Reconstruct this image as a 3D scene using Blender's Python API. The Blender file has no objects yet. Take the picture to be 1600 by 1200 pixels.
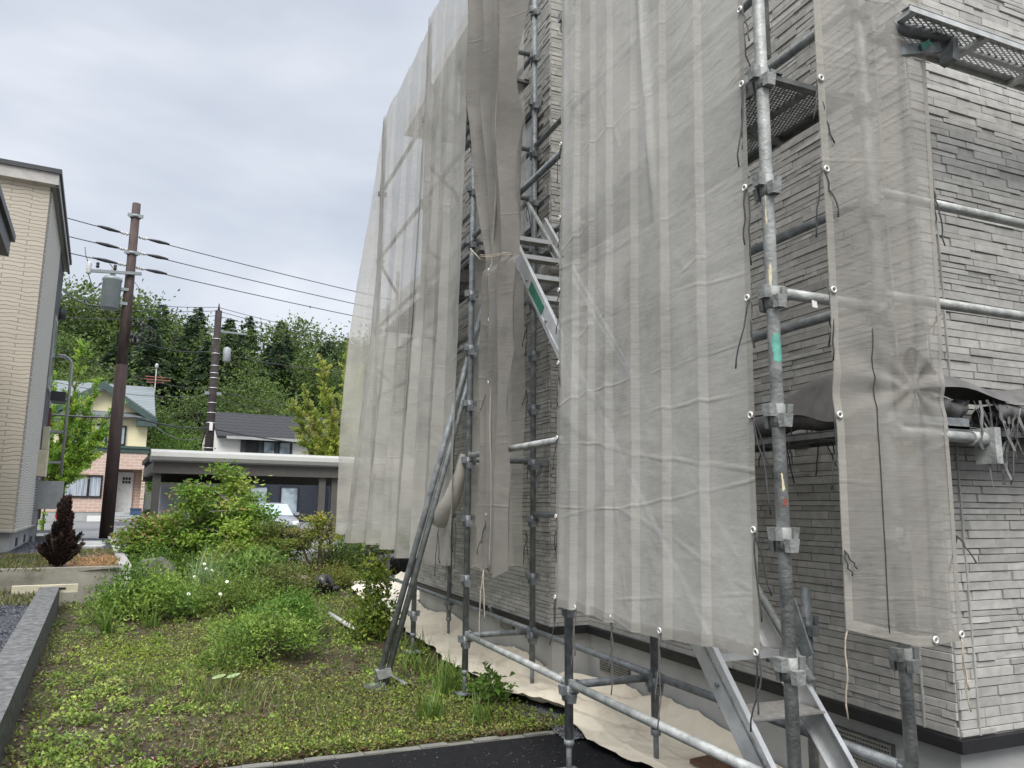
import bpy, math, random
import numpy as np
from mathutils import Vector

random.seed(7)
RNG = np.random.default_rng(11)
scene = bpy.context.scene
col = scene.collection
PI = math.pi

# ---------------------------------------------------------------- camera
yaw, pitch, roll, fpx = math.radians(22.4677), math.radians(9.2197), math.radians(.5062), 1189.63
cy_, sy_, cp_, sp_ = math.cos(yaw), math.sin(yaw), math.cos(pitch), math.sin(pitch)
Fv = Vector((sy_ * cp_, cy_ * cp_, sp_)); Rv = Vector((cy_, -sy_, 0)); Uv = Rv.cross(Fv)
R2 = Rv * math.cos(roll) + Uv * math.sin(roll); U2 = Uv * math.cos(roll) - Rv * math.sin(roll)
cam = bpy.data.cameras.new('camera'); co = bpy.data.objects.new('camera', cam); col.objects.link(co)
cam.sensor_width = 36; cam.lens = 36 * fpx / 1600; cam.clip_start = .05; cam.clip_end = 2000
from mathutils import Matrix
m = Matrix((R2, U2, -Fv)).transposed().to_4x4(); m.translation = Vector((0, 0, 1.55))
co.matrix_world = m
scene.camera = co

# ---------------------------------------------------------------- light
SUN_EL, SUN_AZ = math.radians(52), math.radians(205)      # azimuth measured from +y towards +x
sd = bpy.data.lights.new('sun', 'SUN'); sd.energy = 1.5; sd.angle = math.radians(35); sd.color = (1, .97, .92)
so = bpy.data.objects.new('sun', sd); col.objects.link(so)
dirv = Vector((math.sin(SUN_AZ) * math.cos(SUN_EL), math.cos(SUN_AZ) * math.cos(SUN_EL), math.sin(SUN_EL)))
so.rotation_euler = dirv.to_track_quat('Z', 'Y').to_euler(); so.location = dirv * 30
w = bpy.data.worlds.new('World'); scene.world = w; w.use_nodes = True
nt = w.node_tree; N = nt.nodes; Lk = nt.links; N.clear()
out = N.new('ShaderNodeOutputWorld'); bg = N.new('ShaderNodeBackground'); bg.inputs[1].default_value = .1
sky = N.new('ShaderNodeTexSky'); sky.sky_type = 'NISHITA'; sky.sun_disc = False
sky.sun_elevation = SUN_EL; sky.sun_rotation = SUN_AZ; sky.air_density = 1.2; sky.dust_density = 2
tc = N.new('ShaderNodeTexCoord'); mp = N.new('ShaderNodeMapping'); mp.inputs['Scale'].default_value = (1.5, 1.5, 3.2)
mp.inputs['Location'].default_value = (.35, .1, .2)
nz = N.new('ShaderNodeTexNoise'); nz.inputs['Scale'].default_value = 1.15; nz.inputs['Detail'].default_value = 5; nz.inputs['Roughness'].default_value = .48
nz.inputs['Distortion'].default_value = .25
rp = N.new('ShaderNodeValToRGB'); rp.color_ramp.elements[0].position = .35; rp.color_ramp.elements[1].position = .64
rp.color_ramp.elements[0].color = (2.25, 2.48, 2.92, 1); rp.color_ramp.elements[1].color = (4.45, 4.55, 4.75, 1)
e = rp.color_ramp.elements.new(.5); e.color = (3.2, 3.4, 3.8, 1)
sx = N.new('ShaderNodeSeparateXYZ'); mr = N.new('ShaderNodeMapRange'); mr.interpolation_type = 'SMOOTHSTEP'
mr.inputs['From Min'].default_value = .55; mr.inputs['From Max'].default_value = 1; mr.inputs['To Min'].default_value = 1; mr.inputs['To Max'].default_value = 4.2
vm = N.new('ShaderNodeVectorMath'); vm.operation = 'SCALE'
mx = N.new('ShaderNodeMix'); mx.data_type = 'RGBA'; mx.inputs['Factor'].default_value = .92
Lk.new(tc.outputs['Generated'], mp.inputs[0]); Lk.new(mp.outputs[0], nz.inputs['Vector']); Lk.new(nz.outputs['Fac'], rp.inputs[0])
Lk.new(tc.outputs['Generated'], sx.inputs[0]); Lk.new(sx.outputs['Z'], mr.inputs['Value'])
Lk.new(rp.outputs[0], vm.inputs[0]); Lk.new(mr.outputs[0], vm.inputs['Scale'])
Lk.new(sky.outputs[0], mx.inputs['A']); Lk.new(vm.outputs[0], mx.inputs['B'])
Lk.new(mx.outputs['Result'], bg.inputs[0]); Lk.new(bg.outputs[0], out.inputs[0])
scene.view_settings.view_transform = 'Standard'; scene.view_settings.look = 'None'
scene.view_settings.exposure = 1.15; scene.view_settings.gamma = 1; scene.view_settings.use_curve_mapping = False
scene.render.engine = 'CYCLES'
scene.cycles.transparent_max_bounces = 24; scene.cycles.max_bounces = 6; scene.cycles.diffuse_bounces = 3

# ---------------------------------------------------------------- materials
def newmat(name):
    M = bpy.data.materials.new(name); M.use_nodes = True
    n = M.node_tree.nodes; n.clear()
    o = n.new('ShaderNodeOutputMaterial'); b = n.new('ShaderNodeBsdfPrincipled')
    M.node_tree.links.new(b.outputs[0], o.inputs[0])
    return M, n, M.node_tree.links, b, o

def pos_noise(n, l, scale, detail=4, vec=(1, 1, 1), rough=.55):
    g = n.new('ShaderNodeNewGeometry'); mpn = n.new('ShaderNodeMapping'); mpn.inputs['Scale'].default_value = vec
    t = n.new('ShaderNodeTexNoise'); t.inputs['Scale'].default_value = scale; t.inputs['Detail'].default_value = detail; t.inputs['Roughness'].default_value = rough
    l.new(g.outputs['Position'], mpn.inputs[0]); l.new(mpn.outputs[0], t.inputs['Vector'])
    return t

def ramp(n, l, src, stops):
    r = n.new('ShaderNodeValToRGB'); els = r.color_ramp.elements
    els[0].position, els[0].color = stops[0][0], (*stops[0][1], 1)
    els[1].position, els[1].color = stops[-1][0], (*stops[-1][1], 1)
    for p, c in stops[1:-1]:
        e = els.new(p); e.color = (*c, 1)
    l.new(src, r.inputs[0]); return r

def mat(name, c, rough=.6, metal=0, var=.18, scale=6, detail=5, bump=0, bscale=40, stops=None, vec=(1, 1, 1), spec=.5, bvec=(1, 1, 1)):
    M, n, l, b, o = newmat(name)
    b.inputs['Roughness'].default_value = rough; b.inputs['Metallic'].default_value = metal
    b.inputs['Specular IOR Level'].default_value = spec
    t = pos_noise(n, l, scale, detail, vec)
    if stops is None:
        stops = [(.3, tuple(x * (1 - var) for x in c)), (.7, tuple(min(1, x * (1 + var)) for x in c))]
    r = ramp(n, l, t.outputs['Fac'], stops); l.new(r.outputs[0], b.inputs['Base Color'])
    if bump:
        t2 = pos_noise(n, l, bscale, 4, bvec); bp = n.new('ShaderNodeBump'); bp.inputs['Strength'].default_value = bump; bp.inputs['Distance'].default_value = .02
        l.new(t2.outputs['Fac'], bp.inputs['Height']); l.new(bp.outputs[0], b.inputs['Normal'])
    return M

def attr_mat(name, rough=.6, trans=0, spec=.3, bump=0, bscale=60, var=.12, nscale=25, bvec=(1, 1, 1)):
    M, n, l, b, o = newmat(name)
    a = n.new('ShaderNodeAttribute'); a.attribute_name = 'Col'
    t = pos_noise(n, l, nscale, 4)
    mr = n.new('ShaderNodeMapRange'); mr.inputs['From Min'].default_value = .3; mr.inputs['From Max'].default_value = .7
    mr.inputs['To Min'].default_value = 1 - var; mr.inputs['To Max'].default_value = 1 + var
    vmn = n.new('ShaderNodeVectorMath'); vmn.operation = 'SCALE'
    l.new(t.outputs['Fac'], mr.inputs['Value']); l.new(a.outputs['Color'], vmn.inputs[0]); l.new(mr.outputs[0], vmn.inputs['Scale'])
    l.new(vmn.outputs[0], b.inputs['Base Color']); b.inputs['Roughness'].default_value = rough; b.inputs['Specular IOR Level'].default_value = spec
    if bump:
        t2 = pos_noise(n, l, bscale, 5, bvec, .65); bp = n.new('ShaderNodeBump'); bp.inputs['Strength'].default_value = bump; bp.inputs['Distance'].default_value = .01
        l.new(t2.outputs['Fac'], bp.inputs['Height']); l.new(bp.outputs[0], b.inputs['Normal'])
    if trans:
        tr = n.new('ShaderNodeBsdfTranslucent'); l.new(vmn.outputs[0], tr.inputs[0])
        ms = n.new('ShaderNodeMixShader'); ms.inputs[0].default_value = trans
        l.new(b.outputs[0], ms.inputs[1]); l.new(tr.outputs[0], ms.inputs[2]); l.new(ms.outputs[0], o.inputs[0])
    return M

def net_mat(name, c, opacity, var=.1, dirt=.25):
    M, n, l, b, o = newmat(name)
    b.inputs['Roughness'].default_value = .62; b.inputs['Specular IOR Level'].default_value = .22
    t = pos_noise(n, l, 2.2, 6, (1, 1, .7)); th = pos_noise(n, l, 7, 3, (1, 1, 26))
    mix = n.new('ShaderNodeMath'); mix.operation = 'MULTIPLY_ADD'; mix.inputs[1].default_value = .35
    l.new(th.outputs['Fac'], mix.inputs[0]); l.new(t.outputs['Fac'], mix.inputs[2])
    r = ramp(n, l, mix.outputs[0], [(.42, tuple(x * (1 - dirt) for x in c)), (.62, c), (.9, tuple(min(1, x * 1.12) for x in c))])
    l.new(r.outputs[0], b.inputs['Base Color'])
    # crumple: crease lines between large cells plus finer wrinkles
    hgt = None
    for (sc_, rot, vs_, wid, amt) in ((1.2, (.75, .15, .1), (1, 1, .55), .035, .2), (1.1, (.1, .05, 0), (.35, .35, 2.4), .03, .2)):
        g = n.new('ShaderNodeNewGeometry'); mpn = n.new('ShaderNodeMapping'); mpn.inputs['Scale'].default_value = vs_; mpn.inputs['Rotation'].default_value = rot
        v = n.new('ShaderNodeTexVoronoi'); v.feature = 'DISTANCE_TO_EDGE'; v.inputs['Scale'].default_value = sc_
        l.new(g.outputs['Position'], mpn.inputs[0]); l.new(mpn.outputs[0], v.inputs['Vector'])
        m3 = n.new('ShaderNodeMapRange'); m3.interpolation_type = 'SMOOTHERSTEP'; m3.inputs['From Max'].default_value = wid; m3.inputs['To Min'].default_value = amt; m3.inputs['To Max'].default_value = 0
        l.new(v.outputs['Distance'], m3.inputs['Value'])
        if hgt is None: hgt = m3.outputs[0]
        else:
            ad = n.new('ShaderNodeMath'); ad.operation = 'ADD'; l.new(hgt, ad.inputs[0]); l.new(m3.outputs[0], ad.inputs[1]); hgt = ad.outputs[0]
    t4 = pos_noise(n, l, 1.7, 3); m4 = n.new('ShaderNodeMapRange'); m4.inputs['From Min'].default_value = .45; m4.inputs['From Max'].default_value = .65
    l.new(t4.outputs['Fac'], m4.inputs['Value']); mm = n.new('ShaderNodeMath'); mm.operation = 'MULTIPLY'; l.new(hgt, mm.inputs[0]); l.new(m4.outputs[0], mm.inputs[1]); hgt = mm.outputs[0]
    t2 = pos_noise(n, l, 4, 5, (1, 1, 1.5), .6)
    ad = n.new('ShaderNodeMath'); ad.operation = 'MULTIPLY_ADD'; ad.inputs[1].default_value = .8
    l.new(t2.outputs['Fac'], ad.inputs[0]); l.new(hgt, ad.inputs[2])
    bp = n.new('ShaderNodeBump'); bp.inputs['Strength'].default_value = .42; bp.inputs['Distance'].default_value = .03
    l.new(ad.outputs[0], bp.inputs['Height']); l.new(bp.outputs[0], b.inputs['Normal'])
    tr = n.new('ShaderNodeBsdfTranslucent'); l.new(r.outputs[0], tr.inputs[0]); l.new(bp.outputs[0], tr.inputs['Normal'])
    ms = n.new('ShaderNodeMixShader'); ms.inputs[0].default_value = .34
    l.new(b.outputs[0], ms.inputs[1]); l.new(tr.outputs[0], ms.inputs[2])
    tp = n.new('ShaderNodeBsdfTransparent'); m2 = n.new('ShaderNodeMixShader')
    mr = n.new('ShaderNodeMapRange'); mr.inputs['From Min'].default_value = .4; mr.inputs['From Max'].default_value = .9
    mr.inputs['To Min'].default_value = max(0, opacity - var); mr.inputs['To Max'].default_value = min(1, opacity + var)
    l.new(mix.outputs[0], mr.inputs['Value']); l.new(mr.outputs[0], m2.inputs[0])
    l.new(tp.outputs[0], m2.inputs[1]); l.new(ms.outputs[0], m2.inputs[2]); l.new(m2.outputs[0], o.inputs[0])
    return M

def glass_mat(name, c, rough=.05):
    M = mat(name, c, rough, 0, .1, 2); return M

def lattice_mat(name, c):
    M = mat(name, c, .5, .6, .2, 20); return M

M_steel = mat('galvanised_steel', (.33, .35, .35), .5, .15, .3, 14, 8, .25, 60, stops=[(.25, (.2, .21, .2)), (.5, (.36, .37, .35)), (.72, (.52, .53, .505))])
M_dsteel = mat('weathered_steel', (.2, .215, .22), .5, .2, .3, 16, 8, .25, 60, stops=[(.25, (.11, .12, .125)), (.5, (.2, .215, .22)), (.75, (.31, .33, .33))])
M_collar = mat('collar_steel', (.25, .26, .245), .55, .1, .3, 18, 8, .3, 70, stops=[(.25, (.13, .135, .125)), (.5, (.25, .26, .245)), (.75, (.36, .37, .35))])
M_alu = mat('aluminium', (.6, .61, .61), .42, .5, .15, 10, 6, .1, 50)
M_tread = mat('dusty_tread', (.27, .255, .235), .8, 0, .25, 30, 6, .3, 120)
M_net = net_mat('scaffold_net', (.62, .60, .545), .755)
M_netfar = net_mat('scaffold_net_long', (.53, .512, .462), .72, .1, .25)
M_nettop = net_mat('scaffold_net_thin', (.64, .62, .565), .52, .08, .15)
M_netdirty = net_mat('scaffold_net_soiled', (.50, .475, .425), .52, .12, .38)
M_netbun = net_mat('scaffold_net_gathered', (.27, .255, .228), .94, .05, .35)
M_nethem = net_mat('scaffold_net_hem', (.46, .44, .39), .82, .06, .3)
M_netroll = mat('rolled_net', (.105, .1, .098), .75, 0, .35, 9, 6, .4, 30)
M_cord = mat('tie_cord', (.05, .05, .05), .8, 0, .4, 40)
M_cordpale = mat('frayed_cord', (.42, .37, .29), .9, 0, .3, 40)
M_white = mat('white_paint', (.74, .74, .72), .5, 0, .05, 4)
M_ring = mat('grommet_metal', (.75, .74, .7), .35, .3, .1, 40)
M_brick = attr_mat('stone_siding', .75, 0, .3, .16, 26, .13, 18, (.8, .8, 1.5))
M_groove = mat('siding_groove', (.17, .165, .15), .9)
M_conc = mat('foundation_concrete', (.40, .40, .385), .85, 0, .12, 3, 7, .15, 90)
M_black = mat('black_flashing', (.018, .018, .02), .45, 0, .2, 10)
M_vent = mat('vent_metal', (.13, .13, .12), .5, .4, .2, 20)
M_green = mat('green_sticker', (.025, .15, .095), .5, 0, .3, 25)
M_greenp = mat('green_paint_spill', (.11, .34, .27), .6, 0, .3, 30)
M_yellowp = mat('pale_paint_spill', (.62, .55, .36), .7, 0, .2, 30)
M_pink = mat('pink_cap', (.55, .12, .14), .5)
M_tarp = mat('canvas_tarp', (.74, .66, .52), .8, 0, .12, 3, 6, .4, 9, stops=[(.28, (.55, .47, .36)), (.45, (.72, .645, .51)), (.75, (.8, .73, .59))])
M_leaf = attr_mat('leaf', .5, .38, .35, 0, 1, .12, 6)
M_needle = attr_mat('needle_leaf', .65, .2, .2, 0, 1, .2, 3)
M_bark = mat('bark', (.075, .06, .048), .9, 0, .35, 14, 6, .5, 40)
M_barkpale = mat('pale_bark', (.22, .2, .17), .9, 0, .3, 14, 6, .4, 40)
M_blackbag = mat('black_plastic', (.012, .012, .013), .3, 0, .2, 8, 4, .5, 18)
M_rock = mat('grey_rock', (.09, .09, .078), .9, 0, .6, 9, 8, .8, 14)
M_rock2 = mat('brown_rock', (.27, .21, .16), .9, 0, .4, 7, 8, .8, 14)
M_flower = mat('white_petal', (.8, .8, .78), .6, 0, .05, 5)
M_polebrown = mat('pole_brown', (.05, .034, .031), .7, 0, .25, 5, 6, .1, 20, vec=(3, 3, .5), spec=.2)
M_polegrey = mat('pole_grey', (.045, .037, .035), .75, 0, .25, 5, spec=.2)
M_trans = mat('transformer_grey', (.24, .27, .275), .45, .1, .1, 4)
M_insul = mat('insulator_black', (.03, .03, .033), .5)
M_cable = mat('cable_black', (.05, .05, .055), .6)
M_porcelain = mat('porcelain', (.6, .6, .58), .3)

# ---------------------------------------------------------------- builders
def tag(o, label=None, cat=None, group=None, kind=None):
    if label: o['label'] = label
    if cat: o['category'] = cat
    if group: o['group'] = group
    if kind: o['kind'] = kind
    return o

def thing(name, label, cat, loc=(0, 0, 0), rz=0, group=None):
    o = bpy.data.objects.new(name, None); col.objects.link(o); o.empty_display_size = .1
    o.location = loc; o.rotation_euler = (0, 0, rz); return tag(o, label, cat, group)

def root_loc(p):
    v = Vector((0, 0, 0))
    while p is not None:
        v += p.location; p = p.parent
    return v

def link(name, me, parent=None, origin=None):
    o = bpy.data.objects.new(name, me); col.objects.link(o)
    if parent is not None: o.parent = parent
    elif origin is not None: o.location = origin
    return o

def np_mesh(name, V, F, material, colv=None, smooth=False):
    V = np.asarray(V, np.float32); F = np.asarray(F, np.int32); k = F.shape[1]
    me = bpy.data.meshes.new(name); me.vertices.add(len(V)); me.vertices.foreach_set('co', V.ravel())
    me.loops.add(F.size); me.loops.foreach_set('vertex_index', F.ravel())
    me.polygons.add(len(F)); me.polygons.foreach_set('loop_start', np.arange(len(F), dtype=np.int32) * k)
    me.polygons.foreach_set('use_smooth', np.full(len(F), smooth, bool))
    if colv is not None:
        a = me.attributes.new('Col', 'FLOAT_COLOR', 'POINT')
        c4 = np.ones((len(V), 4), np.float32); c4[:, :3] = colv; a.data.foreach_set('color', c4.ravel())
    me.update(); me.validate(); me.materials.append(material); return me

class MB:
    """collects shapes for one mesh"""
    def __init__(s): s.v = []; s.f = []; s.sm = []
    def add(s, vs, fs, smooth=False):
        b = len(s.v); s.v += [tuple(x) for x in vs]; s.f += [tuple(i + b for i in f) for f in fs]; s.sm += [smooth] * len(fs); return s
    def box(s, x0, x1, y0, y1, z0, z1):
        return s.add([(x0, y0, z0), (x1, y0, z0), (x1, y1, z0), (x0, y1, z0), (x0, y0, z1), (x1, y0, z1), (x1, y1, z1), (x0, y1, z1)],
                     [(0, 3, 2, 1), (4, 5, 6, 7), (0, 1, 5, 4), (1, 2, 6, 5), (2, 3, 7, 6), (3, 0, 4, 7)])
    def obox(s, p, a, b, c):
        """box centred on p with half-axis vectors a, b, c"""
        p, a, b, c = map(Vector, (p, a, b, c)); vs = []
        for k in (-1, 1):
            for i, j in ((-1, -1), (1, -1), (1, 1), (-1, 1)): vs.append(p + a * i + b * j + c * k)
        return s.add(vs, [(0, 3, 2, 1), (4, 5, 6, 7), (0, 1, 5, 4), (1, 2, 6, 5), (2, 3, 7, 6), (3, 0, 4, 7)])
    def bar(s, p0, p1, w, h, up=(0, 0, 1)):
        p0, p1 = Vector(p0), Vector(p1); d = (p1 - p0); sdir = d.normalized().cross(Vector(up))
        if sdir.length < 1e-4: sdir = Vector((1, 0, 0))
        sdir.normalize(); u = sdir.cross(d.normalized())
        return s.obox((p0 + p1) / 2, d / 2, sdir * w / 2, u * h / 2)
    def tube(s, pts, r, n=10, caps=True):
        pts = [Vector(p) for p in pts]; rs = r if isinstance(r, (list, tuple)) else [r] * len(pts)
        vs = []; fs = []; prev = None
        for i, p in enumerate(pts):
            t = (pts[min(i + 1, len(pts) - 1)] - pts[max(i - 1, 0)])
            if t.length < 1e-9: t = Vector((0, 0, 1))
            t.normalize()
            if prev is None: a = t.orthogonal().normalized()
            else:
                a = prev - t * prev.dot(t)
                a = a.normalized() if a.length > 1e-6 else t.orthogonal().normalized()
            prev = a; b = t.cross(a)
            for k in range(n):
                q = 2 * PI * k / n; vs.append(p + (a * math.cos(q) + b * math.sin(q)) * rs[i])
        for i in range(len(pts) - 1):
            for k in range(n):
                fs.append((i * n + k, i * n + (k + 1) % n, (i + 1) * n + (k + 1) % n, (i + 1) * n + k))
        s.add(vs, fs, True)
        if caps:
            b = len(s.v) - len(vs); m_ = len(pts) - 1
            s.f.append(tuple(b + k for k in reversed(range(n)))); s.sm.append(False)
            s.f.append(tuple(b + m_ * n + k for k in range(n))); s.sm.append(False)
        return s
    def lathe(s, c, prof, n=16):
        vs = []; fs = []
        for r, z in prof:
            for k in range(n): vs.append((c[0] + r * math.cos(2 * PI * k / n), c[1] + r * math.sin(2 * PI * k / n), c[2] + z))
        for i in range(len(prof) - 1):
            for k in range(n): fs.append((i * n + k, i * n + (k + 1) % n, (i + 1) * n + (k + 1) % n, (i + 1) * n + k))
        fs.append(tuple(reversed(range(n)))); fs.append(tuple((len(prof) - 1) * n + k for k in range(n)))
        return s.add(vs, fs, True)
    def prism(s, poly, a, b):
        """polygon given as 3-D points, extruded from offset a to offset b"""
        a, b = Vector(a), Vector(b); n = len(poly); P = [Vector(p) for p in poly]
        return s.add([p + a for p in P] + [p + b for p in P], [tuple(reversed(range(n))), tuple(range(n, 2 * n))] + [(i, (i + 1) % n, n + (i + 1) % n, n + i) for i in range(n)])
    def quad(s, *p): return s.add(p, [tuple(range(len(p)))])
    def ico(s, c, r, sub=2, jit=.15, sc=(1, 1, 1), seed=0):
        import bmesh
        bm = bmesh.new(); bmesh.ops.create_icosphere(bm, subdivisions=sub, radius=1)
        rg = np.random.default_rng(seed); ph = rg.uniform(0, 6, (6, 3)); fr = rg.uniform(1, 4, (6, 3))
        vs = []
        for v in bm.verts:
            k = 1 + jit * sum(math.sin(fr[i, 0] * v.co.x + ph[i, 0]) * math.sin(fr[i, 1] * v.co.y + ph[i, 1]) * math.sin(fr[i, 2] * v.co.z + ph[i, 2]) for i in range(6))
            vs.append((c[0] + v.co.x * r * sc[0] * k, c[1] + v.co.y * r * sc[1] * k, c[2] + v.co.z * r * sc[2] * k))
        fs = [tuple(v.index for v in f.verts) for f in bm.faces]; bm.free()
        return s.add(vs, fs, True)
    def build(s, name, material, parent=None, origin=None):
        if parent is not None: o0 = root_loc(parent)
        else:
            if origin is None:
                a = np.array(s.v); origin = ((a[:, 0].min() + a[:, 0].max()) / 2, (a[:, 1].min() + a[:, 1].max()) / 2, a[:, 2].min())
            o0 = Vector(origin)
        me = bpy.data.meshes.new(name); me.from_pydata([(x - o0[0], y - o0[1], z - o0[2]) for x, y, z in s.v], [], s.f)
        me.polygons.foreach_set('use_smooth', s.sm); me.update(); me.materials.append(material)
        return link(name, me, parent, o0)

def catenary(p0, p1, sag, n=16):
    p0, p1 = Vector(p0), Vector(p1)
    return [p0.lerp(p1, i / n) - Vector((0, 0, 4 * sag * (i / n) * (1 - i / n))) for i in range(n + 1)]

def copy_tree(o, parent=None):
    c = o.copy(); col.objects.link(c)
    if parent is not None: c.parent = parent
    for ch in o.children: copy_tree(ch, c)
    return c

# ---------------------------------------------------------------- terrain
def g(x, y):
    """height of the garden and of the land beyond"""
    x = np.asarray(x, float); y = np.asarray(y, float)
    z = .032 * np.clip(y - 5, 0, 16)
    return z + .018 * np.sin(x * 2.1 + y * 1.3) * np.sin(y * 1.7 - x) * np.clip((y - 5.3) / 1, 0, 1)

def gz(x, y): return float(g(x, y))
A0 = math.radians(5.7); d2 = Vector((math.cos(A0), math.sin(A0), 0)); d1 = Vector((-math.sin(A0), math.cos(A0), 0)); UP = Vector((0, 0, 1))
def curb_x(y): return -.97 - .0925 * (y - 5.83)      # right face of the low concrete wall

def sheet(name, xs, ys, zf, material, mask=None, colv=None):
    X, Y = np.meshgrid(xs, ys); Z = zf(X, Y); nx, ny = len(xs), len(ys)
    V = np.stack([X, Y, Z], -1).reshape(-1, 3); i = np.arange(nx * ny).reshape(ny, nx)
    F = np.stack([i[:-1, :-1], i[:-1, 1:], i[1:, 1:], i[1:, :-1]], -1).reshape(-1, 4)
    if mask is not None:
        cx = V[F].mean(1); F = F[mask(cx[:, 0], cx[:, 1])]
    return link(name, np_mesh(name, V, F, material, None, True))

M_soil = mat('garden_soil', (.10, .09, .05), .95, 0, .4, 3.5, 9, .7, 30, stops=[(.3, (.026, .016, .011)), (.45, (.05, .036, .021)), (.6, (.06, .06, .022)), (.78, (.09, .095, .03))])
M_asph = mat('new_asphalt', (.011, .011, .012), .9, 0, .35, 40, 6, .6, 160, spec=.2)
M_road = mat('grey_asphalt', (.155, .16, .16), .85, 0, .12, 3, 8, .2, 60)
M_gravel = mat('dark_gravel', (.055, .058, .068), .9, 0, .6, 45, 3, 1.0, 60, stops=[(.35, (.02, .021, .026)), (.55, (.06, .063, .075)), (.72, (.16, .165, .18))])
M_hill = mat('forest_floor', (.03, .045, .015), .95, 0, .4, .6)
M_edge = mat('kerb_concrete', (.17, .165, .145), .9, 0, .25, 8, 7, .35, 70)
M_edgedark = mat('wet_kerb_concrete', (.2, .2, .195), .85, 0, .35, 6, 7, .4, 70)

big = np.unique(np.concatenate([np.linspace(-160, -20, 12), np.linspace(-20, -2, 13), np.linspace(-2, 5, 57), np.linspace(5, 20, 11), np.linspace(20, 160, 12)]))
bigy = np.unique(np.concatenate([np.linspace(-30, 4, 10), np.linspace(4, 20, 129), np.linspace(20, 60, 12), np.linspace(60, 300, 12)]))
tag(sheet('ground', big, bigy, lambda x, y: g(x, y) - .02, M_soil), kind='structure')
def hill_z(x, y):
    t = np.clip((y - 50) / 60, 0, 1); return .4 + 13 * t * t * (3 - 2 * t) + .8 * np.sin(x * .13) * t
tag(sheet('hillside', np.linspace(-120, 120, 49), np.linspace(49, 190, 40), hill_z, M_hill), kind='structure')
tag(sheet('driveway', np.linspace(.2, 9, 45), np.linspace(-6, 5.1, 56), lambda x, y: 0 * x - .012, M_asph), kind='structure')
tag(sheet('driveway_apron', np.linspace(-12, .2, 30), np.linspace(-6, 5.1, 56), lambda x, y: 0 * x - .012, M_asph), kind='structure')
tag(sheet('street', np.linspace(-60, 60, 80), np.linspace(17.3, 48, 30), lambda x, y: .53 + .02 * np.clip(y - 30, 0, 20) + 0 * x, M_road,
          lambda x, y: (x > -1.9) | (y > 23.2)), kind='structure')
# left neighbour's lot: gravel yard and raised terrace
def lot_z(x, y): return np.where(y < 11.85, g(x, y) + .2, .66)
ys_ = np.unique(np.concatenate([np.linspace(3, 11.84, 40), np.linspace(12.02, 23.2, 46)]))
V = []; F = []
for j, yy in enumerate(ys_):
    xr = curb_x(yy) - .1 if yy < 11.85 else -.85 - .102 * (yy - 12.4)
    for i in range(25):
        V.append((xr - (i / 24) ** 1.6 * 14, yy, float(lot_z(0, yy)) + .012 * math.sin(i * 1.9 + yy * 3)))
for j in range(len(ys_) - 1):
    for i in range(24):
        a = j * 25 + i
        if ys_[j] < 11.85 <= ys_[j + 1] and V[a + 26][0] > -2.25: continue
        F.append((a + 1, a, a + 25, a + 26))
M_lot = mat('gravel_yard', (.055, .058, .068), .9, 0, .6, 42, 3, 1.0, 60, stops=[(.35, (.02, .021, .026)), (.55, (.06, .063, .075)), (.72, (.17, .175, .19))])
tag(link('gravel_yard', np_mesh('gravel_yard', np.array(V), np.array(F), M_lot, None, False)), kind='structure')
# dry soil on the terrace and in front of it
M_dry = mat('dry_soil', (.12, .1, .07), .95, 0, .5, 5, 8, .7, 40, stops=[(.3, (.05, .042, .03)), (.5, (.12, .1, .065)), (.68, (.2, .16, .09))])
V = []; F = []
yd = np.linspace(12.05, 17.4, 30)
for yy in yd:
    xr = -.87 - .102 * (yy - 12.4)
    for i in range(13): V.append((xr - i / 12 * 5.2, yy, .672 + .015 * math.sin(yy * 2.3 + i)))
for j in range(29):
    for i in range(12):
        a = j * 13 + i; F.append((a + 1, a, a + 13, a + 14))
tag(link('terrace_soil', np_mesh('terrace_soil', np.array(V), np.array(F), M_dry, None, True)), kind='structure')
# concrete strip along the asphalt
b = MB()
for i in range(14):
    x0 = .2 + i * .185; b.box(x0, x0 + .181, 5.1, 5.16 + .012 * math.sin(i * 2.2), -.1, -.004 + .004 * math.sin(i * 3))
tag(b.build('driveway_edging', M_edge), kind='structure')

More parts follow.
